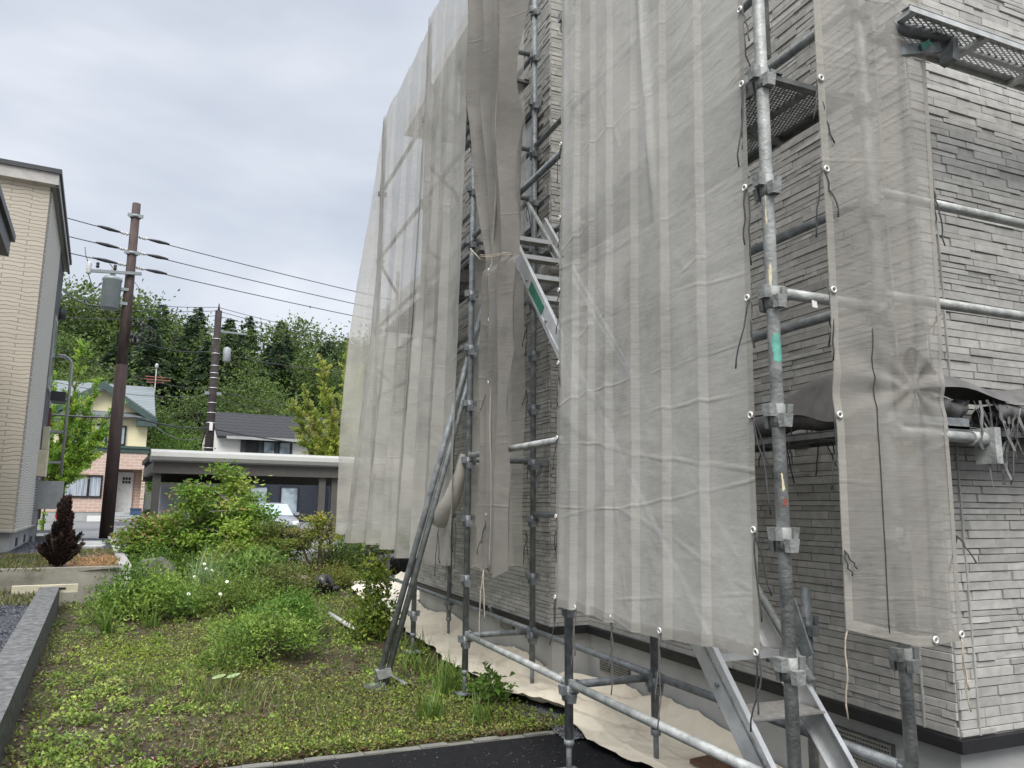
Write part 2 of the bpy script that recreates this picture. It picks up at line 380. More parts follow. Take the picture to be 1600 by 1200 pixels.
# ================================================================ the house under the scaffold
ZF = .52; ZT = 7.15
def brick_face(name, o, u, n, width, z0, z1, parent, seed, skip=None, tint=1.0):
    """coursed stone siding: rows of two heights, random lengths, random relief"""
    rg = np.random.default_rng(seed); o, u, n = np.array(o, float), np.array(u, float), np.array(n, float)
    V = []; F = []; Cc = []
    z = z0; row = 0; pat = [.046, .029, .046, .04, .046, .029, .038]
    while z < z1 - .02:
        h = min(pat[int(rg.integers(0, 7))], z1 - z); row += 1
        x = -rg.uniform(0, .25)
        while x < width:
            L = rg.choice([.11, .16, .2, .25, .31]) * rg.uniform(.85, 1.15); a, b_ = max(x, 0), min(x + L, width)
            x += L
            if b_ - a < .015: continue
            if skip is not None and skip((a + b_) / 2, z + h / 2): continue
            d = rg.choice([.004, .006, .009, .012]); gp = .0016; ch = .0012
            q = rg.uniform(-.0018, .0018, 4)
            base = [(a + gp, z + gp), (b_ - gp, z + gp), (b_ - gp, z + h - gp), (a + gp, z + h - gp)]
            i0 = len(V)
            for (s_, t_) in base: V.append(o + u * s_ + np.array([0, 0, t_]))
            for k, (s_, t_) in enumerate(base):
                s2 = s_ + (ch if k in (0, 3) else -ch); t2 = t_ + (ch if k in (0, 1) else -ch)
                V.append(o + u * s2 + np.array([0, 0, t2]) + n * (d + q[k]))
            F += [(i0 + 4, i0 + 5, i0 + 6, i0 + 7)] + [(i0 + k, i0 + (k + 1) % 4, i0 + 4 + (k + 1) % 4, i0 + 4 + k) for k in range(4)]
            tone = rg.choice([.365, .395, .42, .445, .475], p=[.14, .24, .28, .22, .12]) * rg.uniform(.95, 1.05) * tint
            c = np.array([tone * 1.0, tone * .975, tone * .905])
            Cc += [c] * 8
        z += h
    F = np.array(F); V = np.array(V)
    # outward winding
    nn = np.cross(V[F[0][1]] - V[F[0][0]], V[F[0][2]] - V[F[0][0]])
    if nn @ n < 0: F = F[:, ::-1]
    me = np_mesh(name, V - np.array(root_loc(parent)), F, M_brick, np.array(Cc)); return link(name, me, parent)

H = thing('house', 'grey stone clad house behind the scaffold, seen through its nets', 'house', (3.29, 2.6, 0))
XA, XB, YC, YR, YE = 3.29, 2.92, 2.6, 6.15, 10.4
core = MB().box(XA, 11, YC, YR + .3, ZF, ZT).box(XB, 11, YR, YE, ZF, ZT + .012)
core.build('wall_backing', M_groove, H)
win = dict(y0=6.42, y1=6.98, z0=4.2, z1=5.5)
brick_face('stone_wall', (XA, YC, 0), (0, 1, 0), (-1, 0, 0), YR - YC, ZF + .02, ZT, H, 1)
brick_face('stone_wall', (XB, YR, 0), (0, 1, 0), (-1, 0, 0), YE - YR, ZF + .02, ZT, H, 2, lambda s, z: win['y0'] - YR - .02 < s < win['y1'] - YR + .02 and win['z0'] < z < win['z1'])
brick_face('stone_wall', (XB, YR, 0), (1, 0, 0), (0, -1, 0), XA - XB, ZF + .02, ZT, H, 3)
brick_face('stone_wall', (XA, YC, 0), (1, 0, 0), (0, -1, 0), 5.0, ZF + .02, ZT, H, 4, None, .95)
fb = MB().box(XA + .03, 11, YC + .03, YR + .3, -.4, ZF - .015).box(XB + .03, 11, YR + .03, YE - .03, -.4, ZF - .02)
fb.build('foundation', M_conc, H)
fl = MB()
fl.box(XA - .03, XA + .02, YC - .03, YR - .001, ZF - .045, ZF + .012).box(XA + .02, 11, YC - .03, YC + .02, ZF - .045, ZF + .012)
fl.box(XB - .03, XB + .02, YR - .03, YE + .02, ZF - .045, ZF + .013).box(XB + .02, XA - .03, YR - .03, YR + .02, ZF - .045, ZF + .013)
fl.build('base_flashing', M_black, H)
ca = MB().box(XA - .0165, XA, YC + .17, YC + .178, ZF + .02, 6).box(XA + .11, XA + .118, YC - .0165, YC, ZF + .02, 6)
ca.box(XA - .0145, XA, YC + 1.98, YC + 1.986, ZF + .02, 6).box(XA + 1.93, XA + 1.936, YC - .0145, YC, ZF + .02, 6); ca.build('sealant_joint', mat('sealant', (.36, .355, .33), .7), H)
for (ya, yb, za, zb) in ((5.5, 5.98, .19, .33), (2.99, 3.38, .25, .4), (7.0, 7.35, .36, .46)):
    xx = XA + .03 if ya < 6 else XB + .03
    v = MB().box(xx - .014, xx + .0, ya, yb, za, zb); vo = v.build('vent', M_vent, H)
    sl = MB()
    nsl = 7
    for i in range(nsl):
        zc = za + .012 + (zb - za - .024) * i / (nsl - 1); sl.box(xx - .026, xx - .015, ya + .01, yb - .01, zc - .004, zc + .004)
    if ya < 4:
        for i in range(22): yq = ya + .015 + (yb - ya - .03) * i / 21; sl.box(xx - .0255, xx - .0155, yq - .002, yq + .002, za + .005, zb - .005)
    sl.build('slats', mat('vent_slat', (.26, .26, .24), .5, .3), vo)
wf = MB(); y0, y1, z0, z1 = win['y0'], win['y1'], win['z0'], win['z1']
for (a, b_, c, d) in ((y0, y0 + .06, z0, z1), (y1 - .06, y1, z0, z1), (y0 + .06, y1 - .06, z1 - .06, z1), (y0 + .06, y1 - .06, z0, z0 + .06)): wf.box(XB - .05, XB + .03, a, b_, c, d)
wo = wf.build('window', mat('dark_frame', (.03, .028, .027), .4), H)
MB().box(XB - .02, XB - .012, y0 + .06, y1 - .06, z0 + .06, z1 - .06).build('masking_film', mat('white_film', (.75, .76, .76), .35), wo)
fa = MB().box(XB - .32, XB + .1, YR - .02, YE + .3, ZT, ZT + .2).box(XA - .32, XA + .1, YC - .3, YR - .02, ZT, ZT + .2).box(XA + .1, 11, YC - .3, YC + .1, ZT, ZT + .2)
fa.build('fascia', mat('pale_fascia', (.6, .6, .58), .5), H)
MB().box(XB + .1, 11, YC + .1, YE + .25, ZT + .02, ZT + .3).build('roof', mat('roof_sheet', (.12, .12, .13), .4, .3), H)

# ================================================================ scaffold
XO, XI = 2.15, 2.75
SC = thing('scaffold', 'galvanised tube scaffold standing along the grey stone house', 'scaffold', (XO, 2.4, 0))
RT = .0262
def zk(k): return .46 + .487 * k
def collar_mb(x, y, z):
    b = MB(); b.tube([(x, y, z - .042), (x, y, z + .048)], RT + .005, 14)
    for dx, dy, dz in ((1, 0, .024), (-1, 0, .024), (0, 1, -.02), (0, -1, -.02)):
        c = Vector((x + dx * (RT + .019), y + dy * (RT + .019), z + dz)); rad = Vector((dx, dy, 0)); tan = Vector((-dy, dx, 0))
        a = .015; hh = .026
        top = [c + rad * a * 1.05 + tan * .025 + UP * hh, c + rad * a * 1.05 - tan * .025 + UP * hh, c - rad * a + -tan * .028 + UP * hh, c - rad * a + tan * .028 + UP * hh]
        bot = [c + rad * a * .75 + tan * .019 - UP * hh, c + rad * a * .75 - tan * .019 - UP * hh, c - rad * a - tan * .024 - UP * hh, c - rad * a + tan * .024 - UP * hh]
        b.add(bot + top, [(3, 2, 1, 0), (4, 5, 6, 7), (0, 1, 5, 4), (1, 2, 6, 5), (2, 3, 7, 6), (3, 0, 4, 7)])
    return b
def post(x, y, top, ks, zb=None, m_=None, plate=True):
    zb = gz(x, y) + .02 if zb is None else zb; m_ = m_ or M_dsteel
    p = MB().tube([(x, y, zb + .16), (x, y, top)], RT, 14).build('post', m_, SC)
    if plate:
        bb = MB(); bb.tube([(x, y, zb), (x, y, zb + .2)], .017, 10); bb.obox((x, y, zb + .004), (.07, 0, 0), (0, .07, 0), (0, 0, .005))
        bb.tube([(x, y, zb + .15), (x, y, zb + .185)], .032, 8)
        bb.build('base_jack', m_, p)
    for k in ks: collar_mb(x, y, zk(k)).build('collar', M_collar if m_ is M_steel else m_, p)
    return p
OY = [2.4, 4.27, 6.15, 7.75, 9.98]; IY = [2.4, 4.27, 6.15, 8.45, 11.4]
pn = post(XO, 2.4, 6.4, range(0, 9), None, M_steel)
post(XO, 4.27, 6.4, (0, 1, 5, 9))
pm = post(XO, 6.15, 7.0, range(0, 13))
post(XO, 7.75, 7.0, (0, 3, 5, 7, 9, 11), .09 + .02)
post(XO, 9.98, 7.0, (0, 3, 5, 7, 9, 11))
post(XI, 2.4, 6.4, range(0, 9), None, M_steel)
post(XI, 4.27, 6.4, (0, 1, 5))
post(XI, 6.15, 7.0, range(0, 13))
post(XI, 8.45, 7.0, (0, 2, 4, 6, 8, 10, 12))
post(XI, 11.4, 5.2, (0, 2, 4, 6, 8))
# short pipe fixed beside the near post, its paint spills
MB().tube([(XO + .05, 2.43, 3.52), (XO + .05, 2.43, 6)], RT, 12).build('spigot_pipe', M_steel, SC)
def spill(name, z0, z1, a0, a1, m_, x=XO, y=2.4, seed=1):
    rg = np.random.default_rng(seed); b = MB(); ns = 26; vs = []; fs = []
    r = RT + .0012
    wa, wb = .2, .2
    for j in range(ns + 1):
        wa = min(.45, max(0, wa + rg.uniform(-.09, .09))); wb = min(.45, max(0, wb + rg.uniform(-.09, .09))); edge = .5 * max(0, abs(j / ns - .5) - .38) / .12
        z = z0 + (z1 - z0) * j / ns; e0 = min(.5, wa + edge) * (a1 - a0); e1 = min(.495, wb + edge) * (a1 - a0)
        for i in range(7):
            q = a0 + e0 + (a1 - e1 - a0 - e0) * i / 6; vs.append((x + r * math.cos(q), y + r * math.sin(q), z))
    for j in range(ns):
        for i in range(6): fs.append((j * 7 + i, j * 7 + i + 1, (j + 1) * 7 + i + 1, (j + 1) * 7 + i))
    b.add(vs, fs, True); return b.build(name, m_, pn)
spill('paint_spill', 2.13, 2.27, 3.5, 5.6, M_greenp, seed=3); spill('paint_spill', 1.62, 1.70, 3.7, 4.6, M_yellowp, seed=4)
spill('paint_spill', 1.565, 1.595, 3.9, 4.9, mat('red_paint', (.25, .06, .04), .6), seed=5); spill('paint_spill', 2.42, 2.56, 3.6, 4.1, M_yellowp, seed=8)
spill('paint_spill', 2.7, 2.9, 3.4, 4.0, M_yellowp, seed=9)

def rail(name, p0, p1, m_=None, head=True, r=.0235):
    p0, p1 = Vector(p0), Vector(p1); d = (p1 - p0).normalized(); b = MB()
    b.tube([p0 + d * .06, p1 - d * .06], r, 12)
    if head:
        for p, s in ((p0, 1), (p1, -1)):
            b.tube([p + d * s * .035, p + d * s * .07], [.016, r], 10)
            b.obox(p + d * s * .04 - UP * .008, d * .02, d.cross(UP) * .013, UP * .035)
    return b.build(name, m_ or M_dsteel, SC)
# ledgers along the house, outer row
for (ya, yb, k, mm) in ((2.4, 4.27, 0, M_steel), (4.27, 6.15, 0, M_steel), (4.27, 6.15, 3, M_steel), (4.27, 6.15, 7, M_dsteel)):
    rail('ledger', (XO, yb, zk(k) + .06), (XO, ya, zk(k) + .06), mm)
for k in (5, 7, 9, 11):
    rail('ledger', (XO, 7.75, zk(k) + .06), (XO, 6.15, zk(k) + .06)); rail('ledger', (XO, 9.98, zk(k) + .06), (XO, 7.75, zk(k) + .06))
# ledgers, inner row
for (ya, yb, ks) in ((2.4, 4.27, (0, 4, 5, 7, 8)), (4.27, 6.15, (0, 2, 6, 7, 9)), (6.15, 8.45, (0, 3, 5, 6, 8, 9, 11)), (8.45, 11.4, (0, 3, 5, 7, 8))):
    for k in ks: rail('ledger', (XI, yb, zk(k) + .06), (XI, ya, zk(k) + .06))
# transoms across
for y, ks, mm in ((2.4, (4,), M_steel), (4.27, (0,), M_dsteel), (6.15, (0, 3, 7, 8, 9, 11), M_dsteel)):
    for k in ks: rail('transom', (XO, y, zk(k) + (.03 if k != 0 else .05)), (XI, y, zk(k) + (.03 if k != 0 else .05)), mm)
for (x0, y0, x1, y1, ks) in ((XO, 7.75, XI, 8.45, (3, 6, 8, 10, 12)), (XO, 9.98, XI, 11.4, (3, 6, 9))):
    for k in ks: rail('transom', (x0, y0, zk(k)), (x1, y1, zk(k)))
MB().obox((2.36, 2.385, 2.41), (.015, .002, 0), (0, .002, 0), (0, .002, .02)).build('hanging_tag', M_white, SC)
# rails round the corner in front of the end wall
for k in (4, 5): rail('ledger', (XI, 2.4, zk(k) + .11 - .02), (4.7, 2.4, zk(k) + .11 - .02), M_steel)
rail('ledger', (XI, 2.43, zk(0) - .12), (4.7, 2.43, zk(0) - .12), M_steel)
post(4.7, 2.4, 6.4, (0, 4, 5), None, M_steel)
# short stub with a joint beside the ladder foot
rail('transom', (XI, 3.25, zk(1) - .12), (XI + .3, 3.25, zk(1) - .12), M_dsteel); post(XI + .29, 3.25, 1.15, (1,), .05, M_dsteel)
# lower cross braces behind the near net
rail('wall_brace', (XI, 7.2, .62), (XB - .01, 7.45, .42), M_dsteel, False, .014)
rail('wall_brace', (XI, 6.15, 1.35), (XB - .03, 6.5, 1.5), M_dsteel, False, .014)
# wall brackets holding the inner planks
for yy, k in ((2.4, 3), (4.2, 3), (6.15, 7), (6.15, 3)):
    b = MB(); z = zk(k) + .02; x1 = XA - .06 if yy < 6 else XB - .03
    b.bar((XI, yy, z), (x1, yy, z), .04, .05).bar((XI, yy, z - .25), (x1 - .05, yy, z - .02), .02, .03)
    b.build('wall_bracket', M_dsteel, SC)
b = MB(); z = 3.74
b.tube([(XI + .05, 2.28, z), (3.2, 2.28, z + .04)], .03, 12); b.obox((3.07, 2.28, z + .045), (.02, 0, 0), (0, .04, 0), (0, 0, .03))
b.obox((3.18, 2.28, z - .02), (.016, 0, -.004), (0, .035, 0), (.01, 0, .07)); b.bar((XI + .05, 2.29, z - .12), (3.12, 2.29, z - .02), .03, .05)
bo = b.build('corner_bracket', M_dsteel, SC)
MB().obox((3.0, 2.262, z - .05), (.03, 0, .02), (0, .004, 0), (-.008, 0, .012)).build('paint_mark', mat('dull_green_paint', (.05, .2, .15), .7, 0, .4, 40), bo)
b = MB().tube([(2.72, 2.33, 1.88), (3.26, 2.33, 1.87)], .024, 12); b.tube([(3.16, 2.33, 1.87), (3.25, 2.33, 1.87)], .032, 12); b.obox((3.27, 2.33, 1.84), (.02, 0, 0), (0, .05, 0), (0, 0, .08))
b.build('corner_bracket', M_steel, SC)

# ---- planks: frame, cross ribs and expanded metal
def plank(label, o, u, v, L, W, m_):
    o, u, v = Vector(o), Vector(u), Vector(v)
    t = thing('scaffold_plank', label, 'scaffold plank', o, 0, 'steel planks laid on the scaffold')
    b = MB(); h = .03
    for s in (0, W - .05):
        b.obox(o + u * L / 2 + v * (s + .025), u * L / 2, v * .025, UP * .004); b.obox(o + u * L / 2 + v * (s + (.003 if s == 0 else .047)) - UP * h / 2, u * L / 2, v * .003, UP * h / 2)
    b.build('side_channel', m_, t)
    c = MB(); n = max(3, int(L / .45))
    for i in range(n + 1): c.obox(o + u * (.03 + (L - .06) * i / n) + v * W / 2 - UP * .02, u * .02, v * (W / 2 - .006), UP * .012)
    c.obox(o + u * L / 2 + v * W / 2 - UP * .018, u * (L / 2 - .02), v * .014, UP * .01)
    c.build('cross_rib', m_, t)
    d = MB(); pitch_ = .05 if m_ is M_plankl else .042
    for sgn in (1, -1):
        k = int((L + W * 1.9) / pitch_)
        for i in range(k):
            s0 = i * pitch_ - W * 1.9 if sgn > 0 else i * pitch_; p0 = (s0, .04); p1 = (s0 + sgn * W * 1.9, W - .04)
            # clip along u
            (a0, b0), (a1, b1) = p0, p1; dx = a1 - a0; lo, hi = 0, 1
            for (lim, sg) in ((.02, 1), (L - .02, -1)):
                f0 = sg * (a0 - lim); f1 = sg * (a1 - lim)
                if f0 < 0 and f1 < 0: lo, hi = 1, 0
                elif f0 < 0: lo = max(lo, f0 / (f0 - f1))
                elif f1 < 0: hi = min(hi, f0 / (f0 - f1))
            if hi - lo < .05: continue
            q0 = o + u * (a0 + dx * lo) + v * (b0 + (b1 - b0) * lo); q1 = o + u * (a0 + dx * hi) + v * (b0 + (b1 - b0) * hi)
            d.bar(q0 - UP * (.006 + .003 * sgn), q1 - UP * (.006 + .003 * sgn), .006, .003)
    d.build('expanded_metal', m_, t); return t
M_plank = mat('plank_steel', (.16, .165, .16), .55, .5, .3, 14, 6); M_plankl = mat('plank_zinc', (.5, .51, .5), .5, .1, .2, 14, 6)
plank('steel mesh plank overhead behind the near post, reaching to the near sheet net', (2.24, 2.42, 3.46), (0, 1, 0), (1, 0, 0), 1.84, .47, M_plank)
plank('pale steel mesh plank overhead in front of the end wall', (2.8, 2.17, 3.78), (1, 0, 0), (0, 1, 0), 2.0, .25, M_plankl)
plank('dark steel plank under the rolled net beside the near post', (2.83, 2.42, 1.93), (0, 1, 0), (1, 0, 0), 1.8, .38, M_plank)
plank('zinc plank under the rolled net in front of the end wall', (2.82, 2.38, 1.925), (1, 0, 0), (0, 1, 0), 1.9, .18, M_plank)
plank('steel plank at the head of the aluminium stair', (2.24, 6.2, 3.84), (0, 1, 0), (1, 0, 0), 1.5, .46, M_plank)
plank('steel plank on the wall side near the stair head', (2.8, 4.3, 3.84), (0, 1, 0), (1, 0, 0), 1.8, .3, M_plank)
plank('dark steel plank above the stair head beside the inner post', (2.3, 6.2, 5.62), (0, 1, 0), (1, 0, 0), 1.5, .42, M_plank)
plank('steel plank behind the long net at middle height', (2.24, 7.8, 3.9), (0, 1, 0), (1, 0, 0), 2.1, .46, M_plank)

# ---- aluminium stair
ST = thing('stair_ladder', 'aluminium stair climbing inside the scaffold behind the near net', 'stair', (2.48, 2.36, 0))
def sz(y): return 1.145 * (y - 2.36)
SL, SR = 2.27, 2.7; dirs = Vector((0, 1, 1.145)).normalized(); perp = Vector((0, -1.145, 1)).normalized()
for sxx in (SL, SR):
    p0 = Vector((sxx, 2.40, sz(2.40) + .05)); p1 = Vector((sxx, 5.82, sz(5.82) + .05)); b = MB()
    mid = (p0 + p1) / 2; hl = (p1 - p0) / 2
    b.obox(mid, hl, (.003, 0, 0), perp * .07)
    for s in (1, -1): b.obox(mid + perp * .068 * s + Vector((.012 if sxx == SL else -.012, 0, 0)), hl, (.0115, 0, 0), perp * .003)
    st = b.build('stringer', M_alu, ST)
    bo = MB()
    for yy in (3.0, 3.9, 4.85, 5.2, 5.45):
        c = Vector((sxx - .004, yy, sz(yy) + .03)); bo.tube([c, c - Vector((.01, 0, 0))], .011, 8)
    bo.build('bolts', M_dsteel, st)
    if sxx == SL:
        MB().obox((SL - .0065, 5.02, sz(5.02) + .05), dirs * .17, (.001, 0, 0), perp * .04).build('green_sticker', M_green, st)
ntread = 15
for i in range(ntread):
    yy = 2.93 + (5.67 - 2.93) * i / (ntread - 1); z = sz(yy) + .0
    b = MB(); b.box(SL + .02, SR - .02, yy - .06, yy + .10, z - .004, z + .004); t_ = b.build('tread', M_tread, ST)
    MB().box(SL + .02, SR - .02, yy - .066, yy - .061, z - .03, z + .006).build('nosing', M_alu, t_)
for sxx, ya, yb in ((SR - .01, 3.05, 6.4), (SL + .01, 2.55, 5.55)):
    off = .24; p0 = Vector((sxx, ya, sz(ya) + off)); p1 = Vector((sxx, yb, sz(yb) + off))
    if sxx > 2.5: p0 = Vector((sxx, 2.86, sz(2.86) + .2)); p1 = Vector((sxx, 6.45, sz(6.45) - .02 + .0))
    else: p0 = Vector((sxx, 2.7, .5)); p1 = Vector((sxx, 5.6, 3.66))
    h_ = MB().tube([p0, p1], .019, 10).build('handrail', M_steel, ST)
# lower landing tread and folded foot bracket
MB().box(SL + .02, SR - .02, 2.78, 3.0, .655, .662).build('tread', M_tread, ST)
MB().obox((SR + .02, 2.98, .98), (.004, 0, 0), (0, .05, .12), (0, .05, -.03)).build('hook_bracket', M_dsteel, ST)

# ---- raking brace: two tubes from the garden up to the scaffold
RB = thing('raking_brace', 'pair of grey steel tubes leaning from the grass up to the scaffold', 'brace', (1.57, 6.6, 0))
for dx, dy in ((-.03, 0), (.035, .0)):
    MB().tube([(1.55 + dx, 6.62, .0), (2.37 + dx * .9, 6.17, 3.62)], .0262, 12).build('tube', M_dsteel, RB)
cl = MB(); p = Vector((1.585, 6.60, .17)); cl.obox(p, (.06, 0, .01), (0, .045, 0), (-.01, 0, .035)); cl.bar(p + Vector((.05, -.04, -.01)), p + Vector((.15, -.06, -.07)), .03, .015); cl.bar(p + Vector((.14, -.06, -.065)), p + Vector((.17, -.1, -.085)), .035, .012)
cl.build('clamp', M_collar, RB)
cl = MB(); p = Vector((1.53, 6.6, .06)); cl.obox(p, (.07, 0, .01), (0, .04, 0), (-.01, 0, .03)); cl.bar(p - Vector((.04, .03, 0)), p - Vector((.11, .04, -.03)), .02, .03); cl.build('clamp', M_dsteel, RB)

# ================================================================ nets
def wrinkle(a, z, seed, amp=.012):
    """drapery: long soft vertical folds, slanting creases, small crumples"""
    rg = np.random.default_rng(seed); d = 0
    for k in range(4):
        f = rg.uniform(2, 5); d = d + .5 * np.sin(a * f + rg.uniform(0, 6) + .25 * np.sin(z * rg.uniform(.6, 1.4) + k))
    for k in range(7):
        th = rg.uniform(-.9, .5); f = rg.uniform(2.5, 8); q = (a * math.sin(th) + z * math.cos(th)) * f + rg.uniform(0, 6) + .7 * np.sin(a * 2.3 + k) + .5 * np.sin(z * 1.7 + k * 2)
        env = .5 + .5 * np.sin(a * rg.uniform(1, 3) + z * rg.uniform(.7, 2) + rg.uniform(0, 6))
        d = d + .16 * (1 - 2 * np.abs(np.sin(q)) ** .7) * env
    for zc in (1.38, 1.83, 2.27, 2.74, 3.19, 3.66, 4.1, 4.6, 5.1): d = d + .25 * np.exp(-np.abs(z - zc - .03 * np.sin(a * 2 + seed + zc * 3)) / .018) * (.5 + .5 * np.sin(a * 3.1 + zc * 5 + seed))
    return d * amp

def grid_obj(name, X, Y, Z, material, parent, smooth=True):
    nv, nu = X.shape; V = np.stack([X, Y, Z], -1).reshape(-1, 3) - np.array(root_loc(parent)); i = np.arange(nu * nv).reshape(nv, nu)
    F = np.stack([i[:-1, :-1], i[:-1, 1:], i[1:, 1:], i[1:, :-1]], -1).reshape(-1, 4)
    return link(name, np_mesh(name, V, F, material, None, smooth), parent)

def cord_pts(p, L, seed, drift=.03):
    rg = random.Random(seed); p = Vector(p); pts = [p.copy()]; n = 7
    dx, dy = rg.uniform(-drift, drift), rg.uniform(-drift, drift)
    for i in range(n):
        p = p + Vector((dx / n + rg.uniform(-1, 1) * .009, dy / n + rg.uniform(-1, 1) * .009, -L / n)); pts.append(p.copy())
    return pts
def grommet(p, n, parent, r=.0115):
    n = Vector(n).normalized(); a = n.orthogonal().normalized(); b_ = n.cross(a); p = Vector(p) + n * .006
    pts = [p + (a * math.cos(q) + b_ * math.sin(q)) * r for q in [2 * PI * k / 14 for k in range(15)]]
    return MB().tube(pts, .0045, 6, False).build('grommet', M_ring, parent)
def tie(p, L, seed, parent, m_=None, two=True, drift=.05):
    b = MB(); b.tube(cord_pts(p, L, seed, drift), .0035, 5)
    if two: b.tube(cord_pts(p, L * .72, seed + 77, drift), .0035, 5)
    return b.build('tie_cord', m_ or M_cord, parent)

def pleat(a, lines, step):
    """crease lines: the cloth rises slowly towards each line then falls back sharply"""
    d = 0 * a
    L = [-.3] + list(lines) + [99]
    for k in range(len(L) - 1):
        s = np.clip((a - L[k]) / max(.05, (min(L[k + 1], L[k] + .7) - L[k])), 0, 1); inside = (a >= L[k]) & (a < L[k + 1])
        d = np.where(inside, (s ** 1.6 - .5) * step, d)
    return d

# near sheet
NET1 = thing('scaffold_net', 'broad pale sheet net hung beside the near post, the aluminium stair showing faintly through it', 'scaffold net', (2.09, 3.4, .97), 0, 'nets hung on the scaffold')
def net1(a, z):
    y = 4.285 + (2.485 - 4.285) * a / 1.8
    y = y + (-.11 * np.clip((z - .97) / 4, 0, 1.2)) * (1 - a / 1.8) - .07 * np.clip((z - .97) / 2.8, 0, 1.5) * (a / 1.8)
    d = pleat(a, (.235, .43, .62, .88, 1.15, 1.46), .04) * (.75 + .25 * np.sin(z * .8)) + wrinkle(a, z, 3, .0075)
    sl = a - (1.06 - .10 * (z - 3.2)); up = np.clip((z - 2.9) / .5, 0, 1)
    d = d + up * .03 * np.exp(-(sl / .035) ** 2)
    return 2.088 - d * 1.0 - .01, y, z
aa, zz = np.meshgrid(np.linspace(0, 1.8, 150), np.linspace(0, 1, 260))
bot = .965 + .012 * np.sin(aa * 5) - .02 * np.sin(aa / 1.8 * PI) * .6
ZZ = bot + (5.9 - bot) * zz
X_, Y_, Z_ = net1(aa, ZZ); grid_obj('net_sheet', X_, Y_, Z_, M_net, NET1)
for a0, a1 in ((0, .035), (1.765, 1.8)):
    aa, zz = np.meshgrid(np.linspace(a0, a1, 4), np.linspace(.975, 5.9, 200)); X_, Y_, Z_ = net1(aa, zz); grid_obj('hem', X_ - .004, Y_, Z_, M_nethem, NET1)
aa, zz = np.meshgrid(np.linspace(.0, 1.8, 100), np.linspace(0, .05, 4)); X_, Y_, Z_ = net1(aa, .965 + .012 * np.sin(aa * 5) - .012 * np.sin(aa / 1.8 * PI) + zz); grid_obj('hem', X_ - .0045, Y_, Z_, M_nethem, NET1)
for i, z in enumerate((1.0, 1.47, 1.93, 2.42, 2.9, 3.37, 3.72, 4.3)):
    x, y, z_ = net1(np.array(1.785), np.array(z)); p = (float(x) - .004, float(y), z); grommet(p, (-1, 0, 0), NET1); tie((p[0], p[1] - .008, z), .3 + .05 * (i % 3), 40 + i, NET1)
for i, z in enumerate((1.02, 1.5, 1.98, 2.45, 2.92, 3.4, 3.9)):
    x, y, z_ = net1(np.array(.015), np.array(z)); p = (float(x) - .004, float(y) + .004, z); grommet(p, (-1, 0, 0), NET1, .01); tie(p, .28, 60 + i, NET1)
for i, a in enumerate((.24, .62, 1.12)):
    x, y, z_ = net1(np.array(a), np.array(.985)); p = (float(x) - .006, float(y), .985); grommet(p, (-1, 0, 0), NET1); tie((p[0], p[1], .97), .34 + .04 * i, 80 + i, NET1, mat('grey_cord', (.12, .115, .11), .8))

# corner strip
NET2 = thing('scaffold_net', 'narrow soiled strip net wrapped over the corner post, right of the near post', 'scaffold net', (2.65, 2.28, 1.03), 0, 'nets hung on the scaffold')
def net2(a, z):
    t = (z - 1.05) / 2.8
    x = 2.355 + .03 * np.clip(t, -.2, 1.3) + a / .6 * (.625 + .045 * t) + .014 * np.sin(z * 2.2) * (a - .3)
    bulge = .035 * np.sin(np.clip(a / .6, 0, 1) * PI) + .028 * np.exp(-((a - .36) / .05) ** 2)
    pinch = np.exp(-((z - 2.08) / .16) ** 2)
    rad = wrinkle(a, z, 8, .006) + pinch * .008 * np.sin(np.arctan2(z - 2.06, a - .36) * 9)
    y = 2.315 - bulge - rad + .008 * pinch
    return x, y, z
aa, zz = np.meshgrid(np.linspace(0, .6, 90), np.linspace(0, 1, 260)); bot = 1.1 - .075 * np.clip(aa / .3, 0, 1) + .0 * aa
ZZ = bot + (5.9 - bot) * zz; X_, Y_, Z_ = net2(aa, ZZ); grid_obj('net_sheet', X_, Y_, Z_, M_netdirty, NET2)
for a0, a1 in ((0, .03), (.57, .6)):
    aa, zz = np.meshgrid(np.linspace(a0, a1, 4), np.linspace(1.1 if a0 == 0 else 1.03, 5.9, 200)); X_, Y_, Z_ = net2(aa, zz); grid_obj('hem', X_, Y_ - .004, Z_, M_nethem, NET2)
aa, zz = np.meshgrid(np.linspace(0, .6, 60), np.linspace(0, .04, 4)); X_, Y_, Z_ = net2(aa, 1.1 - .075 * np.clip(aa / .3, 0, 1) + zz); grid_obj('hem', X_, Y_ - .0045, Z_, M_nethem, NET2)
MB().tube([Vector([float(c) for c in net2(np.array(.18), np.array(z))]) - Vector((0, .004, 0)) for z in np.linspace(1.08, 2.3, 30)], .0025, 5).build('stitching', M_cord, NET2)
for i, z in enumerate((1.93, 2.45, 2.98, 3.4)):
    x, y, z_ = net2(np.array(.012), np.array(z)); p = (float(x), float(y) - .004, z); grommet(p, (0, -1, 0), NET2); tie((p[0] - .01, p[1] + .01, z), .3, 100 + i, NET2)
x, y, z_ = net2(np.array(.37), np.array(1.05)); grommet((float(x), float(y) - .006, 1.05), (0, -1, 0), NET2)
x, y, z_ = net2(np.array(.597), np.array(1.06)); p = (float(x) - .012, float(y) - .006, 1.05); grommet(p, (0, -1, 0), NET2); tie(p, .3, 120, NET2, M_cordpale)
x, y, z_ = net2(np.array(.01), np.array(1.11)); tie((float(x), float(y), 1.11), .34, 121, NET2, M_cordpale, False)
for i, z in enumerate((3.0, 2.42, 1.45)):
    x, y, z_ = net2(np.array(.597), np.array(z)); tie((float(x) + .01, float(y), z), (.27, .1, .15)[i], 130 + i, NET2)
x, y, z_ = net2(np.array(.01), np.array(1.4)); tie((float(x) - .004, float(y), 1.4), .1, 140, NET2)

